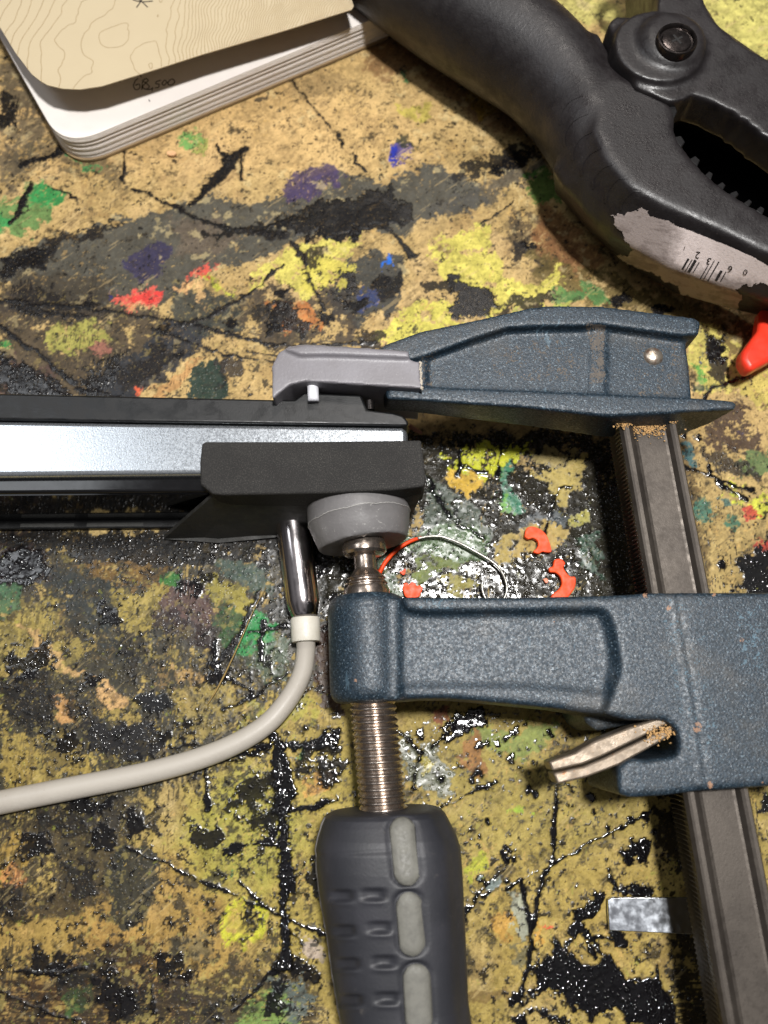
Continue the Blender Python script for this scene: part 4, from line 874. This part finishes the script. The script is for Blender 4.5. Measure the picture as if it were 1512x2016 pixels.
q = [fp(420, 976, 21.5), fp(836, 962, 21.5), fp(800, 1036, 2.5), fp(600, 1052, 1.2), fp(430, 1069, .6), fp(322, 1061, .6)]
cnt = sum(q, Vector()) / len(q); nrm = Vector((0, -1, 0))
fr_ = [tuple(p) for p in q]; bk = [(x, y + .9, z) for x, y, z in fr_]
fl = simple('flap_plastic', (38, 38, 36), .62, 0, (50, 48, 45), 7, .06, .3)
link('foam_flap', rings([fr_, bk]), fl, dev, smooth=False)
link('white_pin', tube([W(617, 790, 24.0), W(616, 765, 24.2), W(614, 748, 24.6), W(614, 742, 24.8), W(614, 738, 25.0)], [1.15, 1.15, 1.15, .95, .25], 20, 6), simple('white_nylon', (216, 216, 222), .35), dev, angle=0)
link('latch_post', tube([W(729, 808, 22.0), W(728, 790, 22.0)], [.9, .9], 14, 3), make_steel('dark_post', (70, 66, 64), .3, (40, 38, 36)), dev)
# ------------------------------------------------------------------ audio cable
cab = thing('audio_cable', 'off-white cable with chrome plug running down to the left edge', 'cable', W(600, 1300, 0))
ch_ = M('chrome', (214, 208, 208), .07, 1.0); ch_.mix(ch_.ramp(ch_.noise(6, 3), .4, .7, 0, .3), (180, 172, 174)); ch_.rough(ch_.ramp(ch_.noise(3, 4), .3, .7, .12, .2)); ch_ = ch_.m
pa = Vector(W(577, 1036, 5.0)); pb = Vector(W(601, 1216, 5.0)); Lp = (pb - pa).length
sc_ = 1 / 10.0
link('plug_barrel', lathe(pa, pb, [(-4, 3.75), (0, 3.75), (Lp - 3.5, 3.6), (Lp - 2.4, 3.4), (Lp - 1.0, 3.0), (Lp - .2, 2.7), (Lp, 2.4)], 64), ch_, cab, angle=40)
wh = simple('white_sleeve', (206, 202, 190), .4, 0, (188, 182, 166), 4, .04)
pc = Vector(W(602.5, 1264, 5.0)); Lc = (pc - pb).length
link('strain_relief', lathe(pb, pc, [(0, 2.5), (.05, 2.95), (.4, 3.1), (Lc - .4, 3.05), (Lc - .05, 2.9), (Lc, 2.3)], 48), wh, cab, angle=40)
m = M('cable_jacket', (176, 170, 160), .38, 0, .5); m.mix(m.ramp(m.noise(14, 4), .4, .7, 0, .5), (156, 148, 138)); m.mix(m.ramp(m.noise(1.3, 4, .8), .66, .78, 0, .6), (104, 92, 80)); m.bump(m.noise(.8, 3), .03)
cp = [(601, 1255, 5, 2.0), (602, 1280, 4, 2.0), (595, 1325, 3, 2.02), (571, 1372, 2.4, 2.06), (529, 1422, 2.4, 2.1), (470, 1461, 2.5, 2.13), (390, 1494, 2.6, 2.16), (280, 1524, 2.8, 2.2), (150, 1550, 3.0, 2.26), (0, 1580, 3.4, 2.32), (-160, 1612, 3.4, 2.35), (-340, 1640, 3, 2.4)]
link('cable_jacket', tube([W(a_, b_, c_) for a_, b_, c_, d_ in cp], [q[3] for q in cp], 32, 12), m.m, cab, angle=0)
# ------------------------------------------------------------------ notebook
nb = thing('notebook', 'worn paper notebook with topographic map cover and handwritten number', 'notebook', W(300, 150, 0))
K = np.array(W(147.7, 337, 0)[:2]); eb = np.array(W(770, 75, 0)[:2]) - np.array(W(300, 272.8, 0)[:2]); eb /= np.linalg.norm(eb)
el = np.array(W(0, 75, 0)[:2]) - np.array(W(110, 270, 0)[:2]); el /= np.linalg.norm(el)
def nb_outline(din_b=0.0, din_l=0.0, R=10.0, wlen=93.0, hlen=150.0):
    k = K + el * din_b + eb * din_l; o = []
    for i in range(13):
        t = i / 12; p = (1 - t) ** 2 * (k + el * R) + 2 * t * (1 - t) * k + t * t * (k + eb * R); o.append(tuple(p))
    return [tuple(k + el * hlen)] + o + [tuple(k + eb * wlen), tuple(k + eb * wlen + el * hlen)]
pap = simple('paper_white', (226, 220, 214), .8, 0, (214, 206, 200), 20, .02, .5)
pgs = MB(); rr_ = np.random.RandomState(2); z = .9; lay = []
link('back_cover', prismxy(nb_outline(-.15, -.15), .85, .05), simple('cover_card', (150, 128, 96), .8, 0, (128, 108, 80), 6), nb, bevel=.1)
i = 0
while z < 7.2:
    th = rr_.uniform(.1, .24); q = ((i + rr_.randint(0, 2)) % 7) / 6.0
    pgs.add(*prismxy(nb_outline(.15 + .75 * q ** 1.6 * .5 + rr_.uniform(-.04, .04) + .03 * z, .1 + .25 * q ** 2 + rr_.uniform(-.03, .03)), z + th, z)); z += th + (rr_.uniform(.03, .1) if i % 7 == 6 else rr_.uniform(.005, .03)); i += 1
ZT = 7.45
pgs.add(*prismxy(nb_outline(.55, .15), ZT, ZT - .2))
pages = link('pages', pgs, pap, nb, smooth=False)
# handwriting on the top page
ink = simple('ink', (38, 34, 34), .6)
pf = lambda u, v: (lambda p: (p[0], p[1], ZT + .03))(W(u, v, ZT))
hwb = MB()
for st in ([(272, 154), (266, 160), (263, 170), (268, 177), (275, 173), (274, 166), (266, 168)], [(281, 158), (288, 155), (292, 159), (286, 164), (281, 172), (288, 176), (294, 171), (289, 165), (281, 159)],
           [(281, 158), (279, 177)], [(289, 176), (296, 176), (300, 174)], [(301, 172), (299, 180)], [(317, 158), (308, 161), (307, 165), (313, 166), (312, 172), (305, 173)],
           [(322, 160), (319, 165), (323, 168), (328, 163), (325, 158), (321, 161)], [(330, 161), (332, 167), (339, 167), (344, 161), (340, 156), (334, 158), (331, 163)],
           [(233, 158), (237, 162)], [(276, 147), (278, 152)], [(376, 115), (380, 114)], [(293, 196), (295, 200)]):
    sp_ = spline([(x, y) for x, y in st], 5); hwb.add(*ribbon(sp_, 2.0, pf))
link('handwriting', hwb, ink, pages, smooth=False)
# map cover, lifted off the pages
ZC0 = 15.2
mo = [(-60, -40), (4, 60), (30, 103), (63, 147), (80, 161), (95, 170), (125, 177), (159, 178.5), (201, 172), (300, 140), (400, 106.5), (560, 58), (692, 15), (696, 8), (676, -60), (640, -200), (300, -330), (-200, -300)]
yb = W(400, 106.5, ZC0)[1]
def zcov(x, y): return ZC0 - .035 * (y - yb) - .0
mw = [W(u, v, ZC0) for u, v in mo]
mw = orient(mw); topr = [(x, y, zcov(x, y)) for x, y, z in mw]; botr = [(x, y, z - .22) for x, y, z in topr]
cv = MB(); cv.add(*rings([topr, botr]))
# contour lines: level curves of a made-up relief
mwn = [(p[0], p[1]) for p in topr]
gx = np.arange(-108, 2, .4); gy = np.arange(138, 206, .4); QX, QY = np.meshgrid(gx, gy)
qu = (QX + 92) / 82.0
fld = .9 + 15.0 * qu + 1.2 * np.sin(qu * 9) + 110 * np.clip(qu - .42, 0, 9) ** 1.35 + (1.3 + 5.0 * np.clip(qu - .25, 0, 1)) * fbm(QX, QY, 26, 3, 300, .5) + (.18 + 3.2 * np.clip(qu - .35, 0, 1)) * fbm(QX, QY, 7, 3, 340, .5) + .05 * fbm(QX, QY, 3, 2, 380) + (QY - 165) * .012
def lerp(p, q, a, b, l): t = (l - a) / (b - a); return (p[0] + (q[0] - p[0]) * t, p[1] + (q[1] - p[1]) * t)
cl = 0
for j in range(fld.shape[0] - 1):
    for i in range(fld.shape[1] - 1):
        c4 = (fld[j, i], fld[j, i + 1], fld[j + 1, i + 1], fld[j + 1, i]); lo, hi = min(c4), max(c4)
        if math.floor(lo) == math.floor(hi) or hi - lo > 3: continue
        if not inside(mwn, gx[i] + .3, gy[j] + .3): continue
        P4 = ((gx[i], gy[j]), (gx[i + 1], gy[j]), (gx[i + 1], gy[j + 1]), (gx[i], gy[j + 1]))
        for l in range(math.floor(lo) + 1, math.floor(hi) + 1):
            pts = [lerp(P4[k], P4[(k + 1) % 4], c4[k], c4[(k + 1) % 4], l) for k in range(4) if (c4[k] < l) != (c4[(k + 1) % 4] < l)]
            for k in range(0, len(pts) - 1, 2):
                a_, b_ = np.array(pts[k]), np.array(pts[k + 1]); dd = b_ - a_; n_ = np.linalg.norm(dd)
                if n_ < 1e-4: continue
                dd /= n_; nn_ = np.array((-dd[1], dd[0])) * .07; a_ = a_ - dd * .04; b_ = b_ + dd * .04
                cv.add([(x, y, zcov(x, y) + .02) for x, y in (a_ - nn_, b_ - nn_, b_ + nn_, a_ + nn_)], [(0, 1, 2, 3)], 1); cl += 1
mp_ = M('map_card', (190, 175, 145), .75, 0, .3); mp_.mix(mp_.ramp(mp_.noise(30, 3), .35, .7, 0, .5), (182, 166, 136)); mp_.mix(mp_.ramp(mp_.noise(.6, 4, .8), .6, .75, 0, .25), (200, 176, 134)); mp_.bump(mp_.noise(.5, 3), .02)
mc = link('map_cover', cv, [mp_.m, simple('map_ink', (158, 134, 96), .8)], nb, smooth=False)
cf = lambda u, v: (lambda p: (p[0], p[1], zcov(p[0], p[1]) + .05))(W(u, v, ZC0 - 1))
sb = MB()
for st in ([(262, 2), (275, 6), (290, 6), (302, 5)], [(284, -8), (278, 6), (270, 18)], [(272, 0), (282, 8), (292, 18)], [(262, -6), (300, -3)]):
    sb.add(*ribbon(spline(st, 4), 2.0, cf))
link('pen_mark', sb, ink, mc, smooth=False)
# ------------------------------------------------------------------ spring clamp
sc = thing('spring_clamp', 'large black plastic spring clamp with torn barcode label', 'clamp', W(1200, 250, 0))
m = M('black_nylon', (27, 24, 25), .42, 0, .5)
m.mix(m.ramp(m.noise(12, 5, .65), .35, .8, 0, .5), (42, 38, 39)); m.mix(m.ramp(m.noise(.6, 4, .75, (1, .3, 1), .8), .64, .74, 0, .45), (98, 90, 88)); m.mix(m.ramp(m.noise(1.8, 5, .8, dist=2), .68, .72, 0, .35), (116, 108, 102))
m.rough(m.ramp(m.noise(4, 5, .7), .3, .7, .32, .58)); m.bump(m.noise(.7, 4, .6), .1, .8); m.bump(m.noise(5, 3, .6), .12, .5); BP = m.m
hp = [(520, -250, 9.9), (640, -165, 11.7), (760, -78, 13.1), (880, 5, 13.5), (985, 75, 13.1), (1070, 140, 12.2), (1130, 215, 11.3), (1165, 290, 10.4), (1205, 370, 9.5), (1260, 440, 8.1)]
top_o = [(1170, 250), (1195, 310), (1243, 366), (1300, 396), (1400, 440), (1505, 492), (1660, 575)]
bot_o = [(1090, 380), (1110, 400), (1161, 459), (1230, 520), (1330, 580), (1450, 613), (1660, 660)]
inn = [(1700, 520), (1512, 420)]
mouth = [(1512, 420), (1494, 412), (1490, 404), (1474, 402), (1468, 392), (1452, 388), (1446, 376), (1430, 374), (1424, 362), (1408, 356), (1402, 344), (1388, 338), (1378, 322), (1364, 310), (1352, 292), (1338, 276), (1330, 252), (1332, 220), (1300, 170), (1200, 150)]
a_ = [W(u, v, 28) for u, v in top_o] + [W(u, v, 28) for u, v in [(1700, 530)] + mouth]
mid_ = [W(u, v, 17) for u, v in [(p[0] * .35 + q[0] * .62, p[1] * .38 + q[1] * .62) for p, q in zip(top_o, bot_o)]] + [(x, y, 17) for x, y, z in a_[len(top_o):]]
b_ = [W(u, v, 4) for u, v in bot_o] + [(x, y, 4) for x, y, z in a_[len(top_o):]]
if area2(a_) < 0: a_.reverse(); b_.reverse(); mid_.reverse()
tr = [tuple(W(u, v, 16)) for u, v, r in hp]
for k in (7, 8, 9): tr[k] = (tr[k][0], tr[k][1], 17)
parts = [tube(tr, [q[2] for q in hp], 40, 6, 1.05), rings([a_, mid_, b_]),
         prism([(1080, 60), (1180, 60), (1230, 160), (1300, 200), (1200, 300), (1140, 210)], 25, 10), ball(W(1200, 240, 16), 13, 30, 16, (1, 1, .9))]
arm = voxel(parts, .6, 22); lowarm = link('lower_arm', arm, BP, sc, angle=0)
hubc = W(1298, 92, 30)
uo = [(1197, 46), (1215, 30), (1255, 42), (1292, 36), (1296, 0), (1286, -60), (1280, -200), (1392, -220), (1385, -60), (1385, 0), (1400, 30), (1417, 50), (1460, 86), (1512, 116), (1680, 210), (1720, 420), (1512, 268), (1496, 262), (1492, 250), (1478, 246), (1472, 234), (1456, 230), (1448, 218), (1430, 212), (1400, 196), (1365, 185), (1345, 196), (1320, 200), (1250, 170)]
hp_ = [(math.cos(2 * math.pi * k / 40), math.sin(2 * math.pi * k / 40)) for k in range(40)]
parts = [prism(uo, 29, 21), prism([(1197, 46), (1215, 30), (1292, 36), (1296, 0), (1286, -60), (1280, -200), (1392, -220), (1385, 0), (1417, 50), (1512, 116), (1680, 210), (1700, 250), (1500, 160), (1400, 110), (1300, 150), (1230, 140)], 28, 7), prismxy([(hubc[0] + 10.2 * x, hubc[1] + 10.2 * y) for x, y in hp_], 30.5, 6), lathe((hubc[0] + 2.6, hubc[1] + .8, 19), (hubc[0] + 2.6, hubc[1] + .8, 60), [(0, 8.2), (11.5, 8.0), (12.6, 7.3), (13.4, 6.2), (13.7, 4.5)], 40)]
link('upper_arm', voxel(parts, .5, 16), BP, sc, angle=0)
for nm_, ln_, zt in (('lower_arm', mouth, 28.3), ('upper_arm', [(1512, 268), (1478, 246), (1448, 226), (1430, 212), (1400, 196), (1365, 187)], 28.6)):
    tb_ = MB(); q_ = spline(ln_, 6); step_ = max(1, len(q_) // 16)
    for k in range(2, len(q_) - step_, step_ * 2 if nm_ == 'lower_arm' else step_ * 2):
        p0_, p1_ = q_[k], q_[min(len(q_) - 1, k + step_)]; mx, my = (p0_[0] + p1_[0]) / 2, (p0_[1] + p1_[1]) / 2; dx, dy = p1_ - p0_; L_ = math.hypot(dx, dy) + 1e-6; nx, ny = -dy / L_, dx / L_
        if nm_ == 'lower_arm': s__ = -1 if (nx * 1 - ny) < 0 else 1
        else: s__ = 1 if ny > 0 else -1
        nx *= s__; ny *= s__
        tb_.add(*prism([(p0_[0] - nx * 8, p0_[1] - ny * 8), (p1_[0] - nx * 8, p1_[1] - ny * 8), (mx + nx * 6 + dx * .3, my + ny * 6 + dy * .3), (mx + nx * 6 - dx * .3, my + ny * 6 - dy * .3)], zt - 1, 23))
    link('jaw_teeth', tb_, simple('tooth_nylon', (18, 17, 18), .6, spec=.2), sc, bevel=.25)
pc_ = W(1331, 82, 32.8)
sm_ = make_steel('pivot_steel', (74, 68, 66), .22, (40, 36, 36), 2)
pv = MB(); pv.add(*lathe((pc_[0], pc_[1], 31), (pc_[0], pc_[1], 50), [(0, 4.5), (2.3, 4.5), (2.7, 4.3), (2.8, 4.0), (2.5, 3.75), (2.0, 3.65), (1.95, 3.3), (2.25, 3.1), (2.4, 2.4), (2.4, .2)], 40))
for k in range(2):
    aa = .5 + k * math.pi / 2; dx, dy = math.cos(aa), math.sin(aa)
pvo = link('pivot_screw', pv, sm_, sc, angle=30)
sl_ = MB()
for k in range(2):
    aa = .5 + k * math.pi / 2; dx, dy = math.cos(aa) * 1.4, math.sin(aa) * 1.4; nx, ny = -dy * .18, dx * .18
    sl_.add(*prismxy([(pc_[0] - dx - nx, pc_[1] - dy - ny), (pc_[0] + dx - nx, pc_[1] + dy - ny), (pc_[0] + dx + nx, pc_[1] + dy + ny), (pc_[0] - dx + nx, pc_[1] - dy + ny)], 33.45 + .01 * k, 33.2))
link('screw_slot', sl_, simple('slot_black', (16, 15, 15), .5), pvo, smooth=False)
link('mouth_shade', prism([(1300, 170), (1360, 180), (1500, 260), (1700, 400), (1700, 560), (1500, 440), (1400, 370), (1320, 290)], 7, 3), simple('mouth_shade_black', (12, 11, 12), .9, spec=.1), sc)  # dark plate added in place of the shade inside the mouth
hx = []
cc = W(1252, -62, 16)
for k in range(150): a = k * 2 * math.pi / 24; hx.append((cc[0] + 4.6 * math.cos(a), cc[1] - 1 + 4.6 * math.sin(a), 12 + k * .11))
link('spring', tube(hx, [.65] * 150, 10, 1), make_steel('spring_steel', (80, 70, 78), .25, (40, 34, 36)), sc, angle=0)
RED = simple('orange_red_plastic', (238, 62, 40), .35, 0, (224, 52, 34), 6, .02)
link('jaw_tip', prism([(1570, 560), (1516, 590), (1500, 610), (1494, 648), (1464, 690), (1461, 706), (1476, 730), (1488, 725), (1516, 710), (1600, 660), (1640, 600)], 9, 4.5), RED, sc, bevel=1.2)
# grip ribs on the arm
ab = bvh(arm); rb = MB(); hf = lambda o: (lambda u, v: hit(ab, u, v, o))
for st in ([(1148, 186), (1122, 198), (1104, 222), (1103, 246)], [(1158, 222), (1130, 236), (1112, 262), (1112, 288)], [(1166, 258), (1142, 272), (1128, 296), (1128, 316)], [(1184, 290), (1162, 302), (1146, 324), (1146, 346)],
           [(1206, 322), (1186, 330), (1168, 352), (1168, 372)], [(1236, 350), (1216, 352), (1196, 376), (1192, 400)], [(1262, 376), (1246, 376), (1226, 396), (1222, 414)]):
    ce = spline(st, 6)
    rb.add(*ribbon([p for p in ce], 5, hf(.12)))
link('grip_rib', rb, BP, lowarm, angle=0)
# torn label
lp = [(1206, 424), (1240, 420), (1262, 412), (1272, 416), (1292, 428), (1318, 437), (1325, 444), (1345, 448), (1400, 470), (1440, 486), (1480, 504), (1530, 532), (1540, 560), (1500, 556), (1470, 562), (1452, 572), (1462, 590), (1448, 610), (1425, 612), (1395, 604), (1372, 586), (1345, 580), (1336, 560), (1310, 552), (1290, 538), (1262, 528), (1232, 516), (1218, 506), (1240, 498), (1248, 488), (1224, 466), (1214, 440)]
def jn(u, v, s): return float(fbm(np.array([u]), np.array([v]), s, 4, 500, .65)[0])
def torn(u, v):
    e = min(abs(u - 1200), 400)
    return True
jit = []
for k, (u, v) in enumerate(lp):
    u2, v2 = lp[(k + 1) % len(lp)]; n_ = max(2, int(math.hypot(u2 - u, v2 - v) / 4))
    for q in range(n_):
        uu = u + (u2 - u) * q / n_; v3 = v + (v2 - v) * q / n_
        w_ = 0.8 if (v3 < 540 and uu > 1325 and v3 < 440 + (uu - 1325) * .5 + 10) else 6
        jit.append((uu + w_ * jn(uu, v3, 9), v3 + w_ * jn(v3, uu, 9)))
LV, LF, LUV = sticker(jit, ab, .16, 1.5)
cols = []
for u, v in LUV:
    t_ = jn(u, v, 26) * .7 + jn(u, v, 6) * .45
    lowe = 520 + (u - 1320) * .26
    whi = float(np.clip((u - 1318) / 30 + t_ * .5, 0, 1) * np.clip((lowe - v) / 22 + .4 + t_ * .6, 0, 1))
    st_ = jn(u * .5 + v * .5, (v - u * .3) * 2.2, 20) * .8 + t_ * .5
    thin = float(np.clip((st_ + .1) * 1.5, 0, 1)) * (1 - whi)
    c = lin((160, 148, 144)) * (1 - whi) + lin((222, 208, 204)) * whi
    c = c * (1 - thin * .5) + lin((104, 92, 88)) * thin * .5
    cols.append(tuple(c) + (1,))
m = M('label_paper', (200, 190, 180), .8, 0, .3); at_ = m.n('ShaderNodeAttribute', attribute_name='Col'); m.c = at_.outputs['Color']; m.mix(m.ramp(m.noise(.8, 4, .8), .5, .75, 0, .35), (120, 106, 98)); m.bump(m.noise(.5, 4), .08)
lab = link('barcode_label', (LV, LF), m.m, sc, angle=0, colors=cols)
bars = MB(); ba = math.radians(20)
def bar(u, v, ln, w): 
    dx, dy = -.50, .86
    n_ = 6; bars.add(*ribbon([(u + dx * ln * k / n_, v + dy * ln * k / n_) for k in range(n_ + 1)], w * 1.15, hf(.26)))
for u, v, ln, w in ((1356, 508, 24, 3.6), (1363, 510, 26, 1.6), (1370, 511, 27, 5.0), (1377, 515, 24, 1.6), (1394, 522, 30, 1.6), (1407, 512, 42, 1.6), (1416, 514, 44, 2.0), (1421, 532, 22, 4.6), (1430, 534, 22, 1.8)): bar(u, v, ln, w)
for chs, u, v, s_ in (('2', 1374, 500, 17), ('3', 1396, 512, 17), ('6', 1438, 528, 17), ('0', 1468, 534, 15), ('1', 1348, 487, 10)):
    cu = bpy.data.curves.new('t', 'FONT'); cu.body = chs; cu.size = 1; cu.align_x = 'CENTER'; cu.align_y = 'CENTER'; cu.resolution_u = 3
    o = bpy.data.objects.new('t', cu); COL.objects.link(o); dg = bpy.context.evaluated_depsgraph_get(); e = o.evaluated_get(dg); tm = e.to_mesh()
    an = math.radians(198); V_ = []
    for p in tm.vertices:
        x, y = p.co.x * s_ * 1.15, -p.co.y * s_ * 1.15
        V_.append(hit(ab, u + x * math.cos(an) - y * math.sin(an), v + x * math.sin(an) + y * math.cos(an), .3))
    if all(q is not None for q in V_): bars.add(V_, [tuple(p.vertices) for p in tm.polygons])
    e.to_mesh_clear(); bpy.data.objects.remove(o); bpy.data.curves.remove(cu)
link('barcode_print', bars, ink, lab, smooth=False)
# ------------------------------------------------------------------ small things on the table
def chip(name, label, cat, poly, top, bot, mat, group=None, bev=.25):
    c = W(sum(p[0] for p in poly) / len(poly), sum(p[1] for p in poly) / len(poly), 0)
    sp_ = [tuple(q) for q in spline(poly + [poly[0]], 4)[:-1]]
    o = link(name, prism(sp_, top, bot), mat, None, origin=c, bevel=bev, angle=50); return tag(o, label, cat, group)
OR = simple('orange_plastic', (244, 80, 26), .5, 0, (228, 58, 20), 3, .05, 1.2, .3)
g = 'broken orange plastic bits on the table'
chip('plastic_fragment', 'curved orange plastic fragment, the upper of the two arc pieces', 'plastic fragment', [(1033, 1056), (1035, 1044), (1040, 1038), (1053, 1037), (1071, 1047), (1080, 1062), (1086, 1085), (1076, 1087), (1068, 1086), (1060, 1090), (1050, 1086), (1056, 1080), (1060, 1072), (1057, 1063), (1049, 1059), (1040, 1061)], 1.5, .1, OR, g)
chip('plastic_fragment', 'hooked orange plastic fragment touching the edge of the sliding jaw', 'plastic fragment', [(1089, 1115), (1092, 1102), (1104, 1100), (1113, 1108), (1110, 1118), (1122, 1134), (1133, 1136), (1133, 1153), (1126, 1166), (1114, 1178), (1086, 1180), (1088, 1170), (1100, 1160), (1106, 1149), (1103, 1135), (1093, 1127), (1083, 1126), (1081, 1118)], 1.6, .1, OR, g)
chip('plastic_fragment', 'small lobed orange plastic fragment beside the spindle neck', 'plastic fragment', [(793, 1160), (794, 1150), (800, 1147), (806, 1150), (811, 1146), (818, 1149), (820, 1154), (828, 1152), (832, 1159), (828, 1168), (822, 1176), (800, 1176)], 1.5, .1, OR, g)
chip('plastic_crumb', 'tiny orange crumb just above the lobed orange fragment', 'plastic crumb', [(786, 1126), (793, 1123), (798, 1119), (798, 1128), (794, 1132)], .7, .05, OR, bev=.08)
chip('plastic_crumb', 'tiny salmon crumb left of the hooked orange fragment', 'plastic crumb', [(1069, 1140), (1076, 1138), (1080, 1144), (1075, 1148)], .8, .05, simple('salmon', (222, 128, 92), .5), bev=.1)
chip('paint_flake', 'small pink tan flake lying below the notebook pages', 'paint flake', [(328, 298), (340, 296), (347, 301), (340, 306), (330, 304)], .7, .05, simple('tan_flake', (214, 168, 122), .7), bev=.1)
wr = thing('bent_wire', 'thin looped wire, half coated in orange, beside the spindle', 'wire', W(900, 1100, 0))
WS = make_steel('wire_steel', (158, 156, 150), .34, (90, 88, 84), 1.2, metal=.8)
w1 = [(744, 1135), (752, 1118), (764, 1100), (784, 1080), (809, 1065), (830, 1058)]; w2 = [(822, 1060), (846, 1056), (871, 1057), (904, 1069), (936, 1086), (966, 1104), (984, 1120), (995, 1142), (998, 1160), (992, 1178), (975, 1188), (958, 1180), (951, 1166), (949, 1154), (950, 1145)]
link('coated_end', tube([W(u, v, 1.6 + (i % 2) * .0) for i, (u, v) in enumerate(w1)], [.5, .5, .48, .45, .42, .36], 14, 8), OR, wr, angle=0)
link('bare_wire', tube([W(u, v, 1.7) for u, v in w2], [.33] * len(w2), 14, 8), WS, wr, angle=0)
m = M('mirror_strip', (222, 228, 236), .1, 1.0); m.mix(m.ramp(m.noise(2.0, 5, .8, (1, .25, 1)), .6, .75, 0, .15), (150, 152, 160)); m.rough(m.ramp(m.noise(1.5, 4), .3, .7, .14, .24)); m.bump(m.noise(8, 2), .35, .9)
sv, sf_ = prism([(1197, 1772), (1204, 1767), (1410, 1764), (1470, 1765), (1470, 1842), (1390, 1838), (1199, 1832)], 1.3, .5)
sx0 = min(p[0] for p in sv); sy1 = max(p[1] for p in sv); sv = [(x, y, z - .2 + .055 * (x - sx0) - .05 * (y - sy1)) for x, y, z in sv]
o = link('metal_strip', (sv, sf_), m.m, None, origin=W(1300, 1800, 0), bevel=.15, seg=2)
tag(o, 'flat shiny metal strip lying under the clamp rail', 'metal strip')
STW = simple('straw', (140, 116, 64), .7, 0, (160, 134, 78), 2)
o = link('dry_straw', tube([W(524, 1155, 1.2), W(500, 1200, 1.8), W(465, 1280, 1.4), (W(432, 1348, 1.0)), W(408, 1388, .7)], [.06, .09, .14, .19, .08], 8, 6), STW, None, origin=W(465, 1280, 0), angle=0); tag(o, 'long thin dry straw pointing up toward the chrome plug', 'straw')
o = link('wood_sliver', tube([W(806, 838, 3.5), W(818, 846, 3.5), W(831, 853, 3.3)], [.5, .55, .3], 10, 5), simple('pink_wood', (172, 124, 104), .7), None, origin=W(818, 846, 0), angle=0); tag(o, 'small pinkish wood sliver behind the corner of the device', 'wood sliver')
for o in list(COL.objects):
    if '_o' in o: del o['_o']
print('verts table', nV, 'contours', cl)
